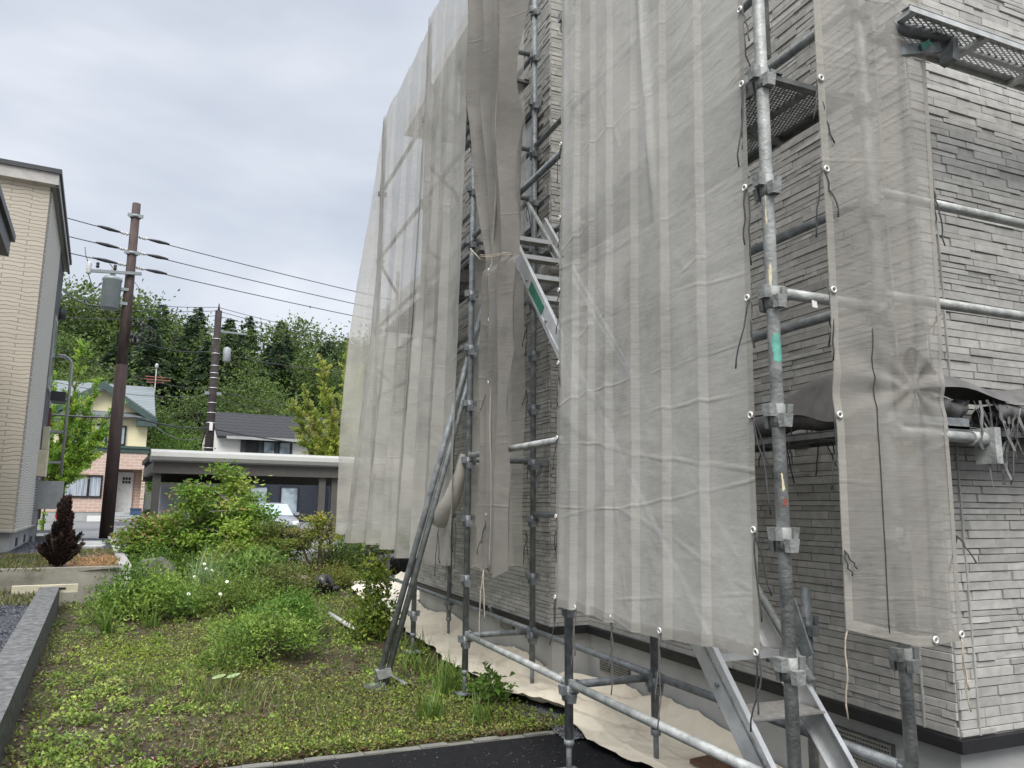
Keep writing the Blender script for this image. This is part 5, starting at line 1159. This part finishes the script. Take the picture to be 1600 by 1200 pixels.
b = MB(); b.prism([Wp(PO, -1.45, -9, -.24), Wp(PO, .4, -9, -.24), Wp(PO, .4, -1.1, -.06), Wp(PO, -1.45, -1.1, -.06)], (0, 0, -.2), (0, 0, 0)); tag(b.build('house_driveway', mat('dark_drive', (.07, .072, .075), .85, 0, .2, 3), None), kind='structure')
AN = thing('tv_antenna', 'rooftop antenna mast with red crossbars above the pink house', 'antenna', Wp(PO, .15, 3.0, 6.4)); ab = Wp(PO, .22, 3.0, 6.4)
b = MB(); b.tube([ab - UP * 1.2, ab + UP * 1.75], .03, 6); b.build('mast', M_grey, AN); b = MB()
for z, l in ((.95, .75), (1.1, .5), (.8, .4)): b.bar(ab + UP * z - d2 * l, ab + UP * z + d2 * l, .05, .05)
b.build('crossbar', mat('antenna_red', (.25, .09, .06), .6), AN); b = MB(); b.lathe(ab + UP * 1.55, [(.03, 0), (.09, .05), (.1, .2), (.06, .26), (.02, .3)], 8); b.build('lantern_head', M_grey, AN)

# white house with black roof and navy ground floor
WO = (1.0, 40.4, .5)
WH = thing('white_house', 'white house with black tiled roof and navy ground floor behind the carport', 'house', WO)
b = MB(); lbox(b, WO, -.1, 6.6, 0, 6, 2.4, 4.45); b.prism([Wp(WO, -.1, 0, 4.45), Wp(WO, -.1, 6, 4.45), Wp(WO, -.1, 3, 5.75)], (0, 0, 0), d2 * 6.7); b.build('upper_wall', M_wwall, WH)
b = MB(); b.prism([Wp(WO, -.13, -.45, 4.3), Wp(WO, 7, -.45, 4.3), Wp(WO, 7, 3, 5.85), Wp(WO, -.13, 3, 5.85)], (0, 0, 0), (0, 0, .12)); b.prism([Wp(WO, -.13, 3, 5.85), Wp(WO, 7, 3, 5.85), Wp(WO, 7, 6.5, 4.3), Wp(WO, -.13, 6.5, 4.3)], (0, 0, 0), (0, 0, .12)); b.build('roof', M_broof, WH)
b = MB(); lbox(b, WO, .3, 4.6, -.5, -.42, 4.28, 4.42); b.build('gutter', M_grey, WH)
b = MB(); lbox(b, WO, 1.05, 3.6, -.06, .02, 3.3, 4.36); b.build('window_surround', mat('slate_blue', (.06, .068, .08), .6), WH)
for u in (1.3, 2.12, 2.9): window(WO, WH, u, u + .62, 3.4, 4.28, -.06, 1, M_pane if u > 2 else M_dark, .05)
for v in (1.8, 2.6):
    b = MB(); lbox(b, WO, -.13, -.09, v, v + .35, 3.3, 4.1); b.build('window', M_dark, WH)
b = MB(); lbox(b, WO, -.15, 12, -.6, 6, -.3, 2.4); lbox(b, WO, 5.2, 12, -1.6, -.6, -.3, 2.5); b.build('lower_wall', M_navy, WH)
window(WO, WH, 3.0, 3.9, .6, 2.0, -.62, 1, M_pane, .05); window(WO, WH, 1.5, 2.4, .6, 2.0, -.62, 1, M_pane, .05)
b = MB(); lbox(b, WO, 5.75, 6.6, -1.72, -1.58, -.1, 2.2); b.build('door', mat('brown_door', (.06, .032, .025), .5, 0, .2, 6), WH)
b = MB(); lbox(b, WO, 5.4, 5.6, -1.66, -1.6, -.3, 2.3); lbox(b, WO, 6.75, 7.4, -1.66, -1.6, -.3, 2.3); b.build('stone_trim', course_mat('dark_stone', (.06, .065, .07), (.09, .09, .1), (.03, .03, .03), .3, .1, .01), WH)

# carport
CO = (-1.0, 23.2, .5)
CP = thing('carport', 'wide grey carport with rounded pale roof edge in front of the dark house', 'carport', CO)
b = MB(); prof = [(-.05, 2.22), (-.16, 2.26), (-.2, 2.36), (-.16, 2.48), (0, 2.55), (.3, 2.58)]
vs = []; fs = []
for u in (-.14, 8.0): vs += [Wp(CO, u, v, z) for v, z in prof] + [Wp(CO, u, .3, 2.22)]
k = len(prof) + 1
fs = [(i, (i + 1) % k, k + (i + 1) % k, k + i) for i in range(k)] + [tuple(range(k)), tuple(range(2 * k - 1, k - 1, -1))]
b.add(vs, fs); b.build('roof_edge', mat('pale_metal_edge', (.36, .355, .325), .4, .1, .06, 3), CP)
M_cpd = mat('bronze_metal', (.085, .078, .069), .65, 0, .1, 4)
b = MB(); lbox(b, CO, -.05, 7.9, .0, .12, 1.9, 2.22); lbox(b, CO, -.05, 7.9, 5.4, 5.55, 1.8, 2.2); lbox(b, CO, -.05, .1, .12, 5.4, 1.95, 2.22); b.build('beam', M_cpd, CP)
b = MB(); lbox(b, CO, -.1, 8, .3, 5.7, 2.36, 2.5)
for i in range(12): lbox(b, CO, -.05, 7.9, .6 + i * .4, .66 + i * .4, 2.2, 2.36)
b.build('roof_panel', mat('carport_underside', (.03, .03, .03), .6, .2, .1, 4), CP)
for u, v in ((-.03, .1), (4.55, .1), (4.95, .14)):
    b = MB(); lbox(b, CO, u, u + .2, v, v + .16, -.2, 2.2); b.build('column', M_cpd, CP)
SO = (-.95, 27.3, .5); b = MB(); SH = thing('storage_shed', 'white metal storage shed under the left end of the carport', 'shed', SO)
lbox(b, SO, -.02, 2.6, 0, 1.5, -.05, 1.62); b.build('wall', mat('shed_white', (.6, .62, .66), .5, 0, .08, 2), SH); b = MB(); lbox(b, SO, -.06, 2.66, -.05, 1.56, 1.62, 1.74); b.build('roof', M_white, SH)
b = MB(); lbox(b, SO, .05, .6, -.012, 0, .05, 1.55); lbox(b, SO, .62, 1.9, -.02, 0, .05, 1.55); b.build('door', mat('shed_door', (.55, .57, .62), .45, 0, .05, 2), SH)

# silver car facing us
VO = (3.4, 33.0, .22); CAR = thing('parked_car', 'silver car parked facing out beyond the carport', 'car', VO)
sec = [(-.0, .28, .25, .78, .62), (.12, .3, .2, .8, .74), (.75, .3, .2, .84, .86), (1.0, .3, .2, .84, .9), (1.75, .3, .2, .84, 1.42), (3.0, .3, .2, .84, 1.46), (3.6, .3, .2, .82, .95), (3.8, .3, .28, .8, .85)]
vs = []; fs = []
for (v, zb, zz_, hw, zt) in sec:
    tw = hw * (.75 if zt > 1.1 else .93); zm = min(zt - .03, .86)
    vs += [Wp(VO, -hw * .95, v, zz_), Wp(VO, -hw, v, (zz_ + zm) / 2), Wp(VO, -hw * .97, v, zm), Wp(VO, -tw, v, zt - .02), Wp(VO, -tw * .6, v, zt), Wp(VO, tw * .6, v, zt), Wp(VO, tw, v, zt - .02), Wp(VO, hw * .97, v, zm), Wp(VO, hw, v, (zz_ + zm) / 2), Wp(VO, hw * .95, v, zz_)]
for i in range(len(sec) - 1):
    for k in range(10): fs.append((i * 10 + k, i * 10 + (k + 1) % 10, (i + 1) * 10 + (k + 1) % 10, (i + 1) * 10 + k))
fs += [tuple(range(9, -1, -1)), tuple(range((len(sec) - 1) * 10, len(sec) * 10))]
MB().add(vs, fs, True).build('body', mat('silver_paint', (.27, .28, .31), .3, .4, .05, 3), CAR)
b = MB(); b.quad(Wp(VO, -.72, .97, .92), Wp(VO, .72, .97, .92), Wp(VO, .6, 1.68, 1.4), Wp(VO, -.6, 1.68, 1.4)); b.build('windscreen', mat('screen_glass', (.35, .45, .48), .06, 0, .1, 1), CAR)
for s in (-1, 1):
    b = MB(); b.quad(Wp(VO, s * .66 - .15, -.03, .55), Wp(VO, s * .66 + .1, -.0, .55), Wp(VO, s * .66 + .1, .06, .72), Wp(VO, s * .66 - .15, .04, .7)); b.build('headlight', M_porcelain, CAR)
    b = MB(); b.bar(Wp(VO, s * .82, 1.1, .98), Wp(VO, s * 1.0, 1.1, 1.0), .1, .12); b.build('mirror', mat('mirror_grey', (.3, .3, .32), .4), CAR)
    for v in (.75, 2.95):
        b = MB(); b.tube([Wp(VO, s * .62, v, .3), Wp(VO, s * .84, v, .3)], .3, 18); wl = b.build('wheel', M_black, CAR); b = MB(); b.tube([Wp(VO, s * .83, v, .3), Wp(VO, s * .85, v, .3)], .18, 14); b.build('rim', M_alu, wl)
b = MB(); lbox(b, VO, -.55, .55, -.02, .02, .36, .5); b.build('grille', M_black, CAR); b = MB(); lbox(b, VO, -.17, .17, -.04, -.021, .38, .48); b.build('number_plate', M_white, CAR)

# ================================================================ utility poles and cables
PB = Vector((-2.03, 22.93, .6)); lean = Vector((0.0, 0, 1))
UPOLE = thing('utility_pole', 'near brown utility pole with a grey transformer can', 'utility pole', PB)
MB().tube([PB - UP * .3, PB + UP * 4.7], [.168, .15], 18).build('lower_sleeve', M_polebrown, UPOLE)
MB().tube([PB + UP * 4.0, PB + UP * 9.32], [.144, .108], 18).build('shaft', mat('pole_upper', (.08, .06, .055), .7, 0, .3, 6, 6, .1, 30, vec=(3, 3, .6), spec=.2), UPOLE)
def pole_r(z): return .185 - .0075 * z
for z in (4.72, 5.1, 5.35, 5.6, 5.75, 6.0, 6.12, 6.4, 6.55, 6.75, 6.95, 7.35, 7.55, 7.7):
    p = PB + UP * (z - .6); MB().tube([p, p + UP * .022], pole_r(z) * .82 + .012, 14).build('steel_band', M_alu, UPOLE)
for z in (9.5, 8.42):
    p = PB + UP * (z - .6); b = MB(); b.tube([p, p + UP * .07], .15, 14); b.bar(p + UP * .035 - d2 * .2 - d1 * .1, p + UP * .035 + d2 * .2 - d1 * .1, .05, .09); b.build('pole_clamp', M_trans, UPOLE)
p = PB + UP * (7.86 - .6); b = MB(); b.bar(p + d2 * .28 - d1 * .12 + UP * .02, p - d2 * .98 - d1 * .25 - UP * .12, .07, .08); ar = b.build('cross_arm', M_trans, UPOLE)
b = MB(); q = p - d2 * 1.0 - d1 * .25 - UP * .1; b.lathe(q - UP * .12, [(.03, 0), (.07, .03), (.05, .08), (.075, .14), (.05, .2), (.07, .27), (.03, .36)], 10); b.build('cutout_fuse', M_porcelain, ar)
for s in (-.8, -.38): b = MB(); q = p + d2 * s - d1 * .2 + UP * .0; b.lathe(q, [(.03, 0), (.05, .04), (.03, .08), (.05, .12), (.02, .16)], 8); b.build('insulator', M_insul, ar)
tcx = PB + UP * (6.78 - .6) - d2 * .42 - d1 * .1
b = MB(); b.lathe(tcx, [(.21, 0), (.235, .03), (.235, .78), (.25, .8), (.25, .84), (.2, .9), (.08, .93)], 20); tr_ = b.build('transformer', M_trans, UPOLE)
b = MB(); b.lathe(tcx + UP * .92, [(.05, 0), (.075, .05), (.05, .1), (.075, .16), (.04, .26)], 10); b.build('bushing', M_porcelain, tr_)
b = MB(); b.bar(tcx + d2 * .2 + UP * .6, tcx + d2 * .42 + UP * .6, .08, .08).bar(tcx + d2 * .2 + UP * .2, tcx + d2 * .42 + UP * .2, .08, .08); b.build('hanger', M_trans, tr_)
MB().tube(catenary(tcx - d2 * .25 + UP * .72, p - d2 * 1.0 - d1 * .25 - UP * .2, .25), .012, 5).build('jumper_wire', M_cable, UPOLE)
for s0, s1, z0, z1 in ((-.98, -.95, 7.85, 8.45), (-.42, -.75, 7.9, 8.2)): MB().tube([PB + d2 * s0 - d1 * .22 + UP * (z0 - .6), PB + d2 * (s0 - .12) - d1 * .2 + UP * ((z0 + z1) / 2 - .6), PB + d2 * (s1 - .2) + UP * (z1 - .6)], .011, 5).build('jumper_wire', M_cable, UPOLE)
b = MB(); rq = random.Random(4)
for i in range(14):
    c = PB + d2 * rq.uniform(.15, .42) - d1 * rq.uniform(.1, .25) + UP * (rq.uniform(6.0, 6.6) - .6); b.tube([c, c + Vector((rq.uniform(-.1, .1), 0, -rq.uniform(.08, .2)))], rq.uniform(.025, .05), 6)
b.build('cable_joints', M_insul, UPOLE)
b = MB()
for i in range(3): b.tube([PB + d2 * (.3 + .1 * i) + UP * 5.9] + [PB + d2 * (.48 + .1 * i + .1 * math.sin(q)) - d1 * .15 + UP * (5.75 - .22 * (1 - math.cos(q)) * .8) for q in np.linspace(0, PI, 7)], .01, 5)
b.build('cable_loop', M_cable, UPOLE)

P2B = Vector((.46, 32.4, .55)); UP2 = thing('utility_pole', 'farther dark utility pole standing behind the carport', 'utility pole', P2B)
MB().tube([P2B - UP * .3, P2B + UP * 8.8], [.19, .13], 14).build('shaft', M_polegrey, UP2); MB().tube([P2B + UP * 8.8, P2B + UP * 9.1], [.05, .02], 8).build('pole_cap', M_insul, UP2)
for z in (3.2, 4.2, 4.6, 5.0, 5.6, 6.0, 6.2, 6.5, 7.0, 7.6):
    MB().tube([P2B + UP * z, P2B + UP * (z + .03)], .2 - .006 * z, 10).build('steel_band', M_alu, UP2)
b = MB(); b.bar(P2B + UP * 7.95 - d2 * .25, P2B + UP * 7.95 + d2 * 1.15, .07, .07); b.build('cross_arm', M_trans, UP2); b = MB(); b.lathe(P2B + UP * 6.72 + d2 * .42 - d1 * .05, [(.13, 0), (.15, .03), (.15, .52), (.12, .57), (.04, .6)], 14); b.build('transformer', mat('pale_transformer', (.3, .32, .33), .5), UP2)
b = MB(); b.bar(P2B + UP * 5.4 - d2 * .3, P2B + UP * 5.4 + d2 * .32, .12, .12); b.build('clamp_box', M_trans, UP2)
b = MB(); lbox(b, P2B, -.06, .06, -.22, -.19, 3.9, 4.2); b.build('sign_plate', M_white, UP2)

def cable(label, pts, sag, r=.012, sleeves=(), group=None):
    t = thing('power_cable', label, 'overhead cable', pts[0], 0, group); 
    full = []
    for i in range(len(pts) - 1): full += catenary(pts[i], pts[i + 1], sag)[(1 if i else 0):]
    MB().tube(full, r, 5).build('wire', M_cable, t)
    for c, s in sleeves:
        a, e_ = Vector(c), Vector(s); MB().tube([a, a.lerp(e_, .12), a.lerp(e_, .5), a.lerp(e_, .85), e_], [.02, .035, .055, .04, .02], 8).build('sleeve', M_insul, t)
    return t
for z, lab, zl, zr in ((8.97, 'uppermost', .02, .1), (8.52, 'middle', 0, .02), (8.08, 'lowest', 0, -.02)):
    c = PB + UP * (z - .6); Lp = c + Vector((-1.65, -.75, zl * 2 + .02)); Rp = c + Vector((7.0, 3.3, .22)); dl = (Lp - c).normalized(); dr = (Rp - c).normalized()
    cable(lab + ' of the three thick wires tied across the near brown pole', [c + dl * 9 + Vector((0, 0, .25)), c + dl * .12], .12, .014, [(c + dl * .35, c + dl * .95)])
    t = bpy.context.scene.objects; cur = [o for o in col.objects if o.get('label', '').startswith(lab + ' of the three')][-1]
    MB().tube(catenary(c + dr * .12, c + dr * 26 + UP * .3, .3), .014, 5).build('wire', M_cable, cur); a, e_ = c + dr * .4, c + dr * 1.0
    MB().tube([a, a.lerp(e_, .12), a.lerp(e_, .5), a.lerp(e_, .85), e_], [.02, .035, .055, .04, .02], 8).build('sleeve', M_insul, cur)
    for s in (.16, .24, .3):
        for dd in (dl, dr): MB().tube([c + dd * s, c + dd * (s + .04)], .045, 8).build('insulator', M_porcelain, cur)
cable('black service cable drooping from the beige house to the near pole', [(-3.72, 23.6, 7.4), PB + UP * (7.05 - .6) - d2 * .15], .28, .022)
for i, (zl, zm, zr, lab) in enumerate(((7.35, 9.6, 9.1, 'high thin wire from the beige house over the far pole top'), (7.1, 9.45, 8.85, 'second thin wire just under the high one over the far pole'), (6.75, 9.25, 8.6, 'third thin wire sagging lowest over the far pole top'))):
    cable(lab, [(-3.8, 24.5, zl - .1 + .15), (.41, 32.42, zm - .1), (8.0, 35.0, zr)], .1, .012)
cable('wire falling from the near pole across the trees to the right', [PB + UP * (6.1 - .6), (.31, 32.82, 7.75), (7, 33.4, 7.45)], .2, .014)
cable('low wire from the beige house past the near pole to the far pole', [(-3.81, 24.92, 5.97), (.31, 32.82, 6.15), (7, 35, 6.1)], .25, .014)
cable('thick black cable bundle crossing in front of the cream gable', [(-6.2, 28, 4.55), (-1.9, 27.6, 4.35), (.46, 32.3, 4.55), (6.8, 36.4, 4.3)], .12, .03)
cable('blue tinted cable drooping to the far pole', [(-1.9, 33, 4.9), (.4, 32.3, 4.25)], .45, .02)
cable('faint wire low in front of the trees', [(-6, 33, 6.3), (.46, 32.4, 5.85), (8, 35, 5.2)], .3, .011)
cable('thin guy wire slanting down from the near pole', [PB + UP * (7.8 - .6), (-.4, 26.2, 6.35)], 0, .008)

# ================================================================ trees
def foliage_tree(name, label, cat, loc, protos, s, rz, group=None):
    t = thing(name, label, cat, loc, rz, group); t.scale = (s[0], s[0], s[1])
    for nm, me in protos: link(nm, me, t)
    return t
def conifer_proto(seed, cols, lay=30, droop=.28):
    rg = np.random.default_rng(seed); P = []; D = []; L = []; C = []; bmx = MB(); bmx.tube([(0, 0, 0), (.004, 0, .5), (0, .003, 1.0)], [.017, .01, .002], 7)
    for i in range(lay):
        t_ = i / (lay - 1); z = .12 + .86 * t_ + rg.uniform(-.01, .01); R = .25 * (1 - t_) ** .75 * rg.uniform(.65, 1.15) + .012
        for k in range(rg.integers(5, 9)):
            az = rg.uniform(0, 2 * PI); ln = R * rg.uniform(.55, 1.2); dirb = np.array([math.cos(az), math.sin(az), 0]); m_ = int(14 + 72 * ln / .2)
            s = rg.random(m_) ** .7; q = np.array([0, 0, z]) + dirb * (ln * s)[:, None]; q[:, 2] += ln * (.25 * s - droop * 2 * s * s) ; sd_ = np.array([-dirb[1], dirb[0], 0])
            q += sd_ * (rg.normal(0, .22, m_) * ln * (1 - .5 * s) * .8)[:, None]; q[:, 2] += rg.normal(0, .006, m_) - .004
            P.append(q); D.append(dirb * .8 + sd_ * rg.normal(0, .7, (m_, 1)) + np.array([0, 0, -.25]) + rg.normal(0, .25, (m_, 3))); L.append(rg.uniform(.012, .03, m_)); c0 = tones(rg, 1, cols, .2)[0]; C.append(c0 * (1 + rg.normal(0, .1, (m_, 1))))
            bmx.tube([(0, 0, z), tuple(np.array([0, 0, z]) + dirb * ln * .8 + np.array([0, 0, -.1 * ln]))], [.003, .001], 4)
    P, D, L, C = map(np.concatenate, (P, D, L, C)); n = len(P)
    tm = leaf_mesh('crown', P, D, rg.normal(size=(n, 3)) * [1, 1, .4], L * 1.05, L * .42, np.clip(C, .003, .5), M_needle)
    me = bpy.data.meshes.new('trunk'); me.from_pydata(bmx.v, [], bmx.f); me.polygons.foreach_set('use_smooth', bmx.sm); me.materials.append(M_bark); return [('crown', tm), ('trunk', me)]
def broad_proto(seed, cols, ncl=70, per=75, wide=.34, z0=.28):
    rg = np.random.default_rng(seed); cl = []
    while len(cl) < ncl:
        p = rg.uniform(-1, 1, 3); r = np.linalg.norm(p)
        if r > 1 or r < .35: continue
        cl.append((p[0] * wide * (1.05 - .25 * p[2]), p[1] * wide, z0 + (1 - z0) * (p[2] + 1) / 2))
    cl = np.array(cl); idx = np.repeat(np.arange(ncl), per); n = len(idx); off = rg.normal(size=(n, 3)) * .055 * [1.15, 1.15, .7]
    P = cl[idx] + off; D = off / .055 + rand_dir(rg, n, .1) * .8; C = tones(rg, ncl, cols, .22)[idx] * (1 + rg.normal(0, .16, (n, 1))); L = rg.uniform(.014, .034, n)
    tm = leaf_mesh('crown', P, D, rg.normal(size=(n, 3)), L, L * .65, np.clip(C, .003, .5), M_leaf)
    bmx = MB(); bmx.tube([(0, 0, 0), (.01, .005, .3), (0, 0, .75)], [.022, .015, .004], 7)
    for i in range(22): c = cl[rg.integers(0, ncl)]; z = rg.uniform(.2, .6); bmx.tube([(0, 0, z), tuple((np.array([0, 0, z]) + c) / 2 + [0, 0, .02]), tuple(c)], [.007, .004, .001], 4)
    me = bpy.data.meshes.new('trunk'); me.from_pydata(bmx.v, [], bmx.f); me.polygons.foreach_set('use_smooth', bmx.sm); me.materials.append(M_bark); return [('crown', tm), ('trunk', me)]
CON = [(.05, .082, .044), (.065, .10, .05), (.042, .07, .04), (.085, .12, .055)]; BRD = [(.07, .11, .028), (.09, .135, .034), (.055, .09, .024), (.11, .145, .04)]  # hillside greens lightened in place of distance haze
cp = [conifer_proto(s, CON, 30, .22 + .05 * (s % 3)) for s in (1, 2, 3)]; bp_ = [broad_proto(s, BRD) for s in (11, 12, 13)]
GL1, GL2 = 'dark drooping conifer among the trees of the wooded hillside', 'rounded leafy tree among the trees of the wooded hillside'
rg = np.random.default_rng(21)
crest = lambda x, y: hill_z(x, y)
# crest line seen in the photograph: tops at about 20 m over the eye plane
row = []
for x, y, top, kind in ((-17.5, 88, 22.3, 'b'), (-14.5, 88, 22.4, 'b'), (-12.0, 86, 23.0, 'b'), (-9.6, 87, 23.2, 'b'), (-7.4, 86, 23.2, 'b'), (-5.8, 85, 22.2, 'b'), (-4.2, 84.5, 22.0, 'c'), (-2.6, 85, 21.2, 'b'), (-.8, 84, 22.0, 'c'), (.9, 84, 20.6, 'b'), (2.4, 83.5, 21.0, 'c'),
                        (4.2, 82.5, 21.2, 'c'), (5.6, 82.5, 20.2, 'b'), (7.4, 81.5, 20.8, 'c'), (9.3, 81, 20.4, 'b'), (11.4, 80, 20.0, 'b'), (13.8, 79, 19.2, 'b'), (16.5, 78, 19.0, 'b'), (20, 78, 19.5, 'c'), (24, 77, 19, 'b'), (29, 78, 19, 'c'), (34, 78, 19.5, 'b'),
                        (-21, 90, 22, 'b'), (-26, 92, 22, 'c'), (-32, 92, 22, 'b')): row.append((x, y, top, kind))
for i in range(11): row.append((-4.5 + 1.6 * i + rg.uniform(-.5, .5), 70 + 6 * ((i * .37) % 1), rg.uniform(15.5, 18.6), 'c'))
for i in range(30):
    row.append((-20 + 44 * ((i * .618) % 1), 68 + 10 * ((i * .37) % 1), rg.uniform(13.5, 17.8), 'c' if (i % 5 in (0, 2, 3)) and -8 < -20 + 44 * ((i * .618) % 1) < 12 else 'b'))
for i in range(18): row.append((-18 + 40 * ((i * .618 + .3) % 1), 58 + 6 * ((i * .53) % 1), rg.uniform(8.5, 12.0), 'b'))
for i, (x, y, top, kind) in enumerate(row):
    z0 = float(hill_z(x, y)) - .3; hh = top - z0; pr = (cp if kind == 'c' else bp_)[i % 3]; wd = hh * rg.uniform(.85, 1.1) * (1.15 if kind == 'c' else 1.0)
    foliage_tree('conifer_tree' if kind == 'c' else 'leafy_tree', GL1 if kind == 'c' else GL2, 'conifer' if kind == 'c' else 'tree', (x, y, z0), pr, (wd, hh), rg.uniform(0, 6.28), 'conifers on the wooded hillside' if kind == 'c' else 'leafy trees on the wooded hillside')
# undergrowth closing the gaps
n = 60000; x = rg.uniform(-40, 45, n); y = rg.uniform(55, 92, n); z = hill_z(x, y) + rg.random(n) ** 1.3 * (3.5 + 2.5 * np.sin(x * .7) * np.sin(y * .5)) ; P = np.stack([x, y, z], -1); D = rand_dir(rg, n, .2); L = rg.uniform(.25, .7, n)
o = link('undergrowth', leaf_mesh('undergrowth', P, D, rg.normal(size=(n, 3)), L, L * .6, tones(rg, n, [(.03, .055, .015), (.045, .075, .018), (.022, .04, .014)], .25), M_leaf)); tag(o, 'dense dark undergrowth of the wooded hillside', 'undergrowth', None, 'stuff')

# feathery bright trees: limbs sweeping up from a low fork
def feather_tree(label, loc, limbs, cols, seed, L=.085, dens=260, name='larch_tree'):
    rg = np.random.default_rng(seed); t = thing(name, label, 'tree', loc); base = np.array(loc); P = []; D = []; C = []; bmx = MB()
    for (p0, p1, wd) in limbs:
        p0, p1 = np.array(p0, float), np.array(p1, float); ax = p1 - p0; ln = np.linalg.norm(ax); axn = ax / ln
        bmx.tube([base + p0, base + p0 + ax * .5 + [0, 0, -.08 * ln], base + p1], [.05, .03, .008], 6)
        nb = int(16 * ln)
        for k in range(nb):
            s = rg.uniform(.12, 1); q0 = p0 + ax * s + np.array([0, 0, -.08 * ln * 4 * s * (1 - s)]); d = axn * .8 + rg.normal(0, .55, 3); d[2] += .15; d /= np.linalg.norm(d); l2 = wd * rg.uniform(.5, 1.1) * (1.15 - .55 * s)
            m_ = int(dens * l2 / 2) + 8; ss = rg.random(m_); q = q0 + d * (l2 * ss)[:, None] + rg.normal(0, .035, (m_, 3)); c0 = tones(rg, 1, cols, .2)[0]
            P.append(q); D.append(d + rg.normal(0, .55, (m_, 3))); C.append(c0 * (.8 + .45 * ss[:, None]) * (1 + rg.normal(0, .12, (m_, 1))))
            bmx.tube([base + q0, base + q0 + d * l2 * .9], [.012, .004], 4)
    P, D, C = map(np.concatenate, (P, D, C)); n = len(P)
    link('crown', leaf_mesh('crown', P, D, rg.normal(size=(n, 3)), L * rg.uniform(.6, 1.3, n), L * .38 * rg.uniform(.7, 1.3, n), np.clip(C, .004, .6), M_leaf), t); bmx.build('trunk', M_bark, t)
LT = [(.19, .31, .04), (.25, .37, .05), (.13, .24, .03)]
feather_tree('bright green feathery tree sweeping out between the beige house and the pink house', (-4.75, 31.2, .6), [((0, 0, 1.2), (.75, -.2, 6.6), .75), ((0, 0, 1.3), (1.3, -.1, 5.5), .55), ((0, 0, 1.2), (1.95, 0, 4.6), .55), ((0, 0, 1.1), (1.75, .1, 3.6), .6), ((0, 0, 1.3), (-.2, 0, 5.6), .75), ((0, 0, 0), (0, 0, 1.4), .1), ((0, 0, 1.1), (.9, 0, 2.9), .6), ((0, 0, 1.2), (.6, .3, 4.6), .6), ((0, 0, 1.2), (1.2, .3, 4.1), .6), ((0, 0, 1.1), (-.9, .1, 4.6), .6)], LT, 301, .1, 230)
feather_tree('yellow green feathery tree rising behind the carport beside the net', (5.9, 34.2, .6), [((0, 0, 2.2), (-2.1, 0, 5.3), .8), ((0, 0, 2.4), (-1.7, .1, 6.1), .8), ((0, 0, 2.5), (-.9, 0, 7.2), .8), ((0, 0, 2.5), (.2, 0, 8.0), .8), ((0, 0, 2.0), (-1.9, 0, 4.2), .7), ((0, 0, 0), (0, 0, 2.6), .1), ((0, 0, 2.4), (.9, .1, 7.0), .8), ((0, 0, 2.0), (-1.1, -.2, 3.8), .7), ((0, 0, 2.3), (-.6, -.3, 5.6), .8), ((0, 0, 2.2), (1.6, 0, 5.2), .8), ((0, 0, 2.2), (-1.3, -.3, 4.9), .7)],
             [(.24, .3, .05), (.3, .34, .065), (.18, .25, .04), (.36, .36, .1)], 302, .1, 240)
bm1 = broad_proto(51, [(.075, .14, .02), (.1, .17, .028), (.06, .115, .018)], 60, 90, .42, .15)
foliage_tree('leafy_tree', 'bright leafy tree between the pink house and the far pole', 'tree', (-1.4, 47.5, .5), bm1, (5.2, 5.9), .4)
foliage_tree('leafy_tree', 'low leafy tree behind the shed under the carport', 'tree', (-.3, 36.5, .5), bm1, (3.4, 3.6), 2.4)
foliage_tree('leafy_tree', 'dark leafy tree squeezed between the pink house wall and the carport', 'tree', (-1.75, 45.0, .5), bm1, (4.0, 4.4), 1.4)
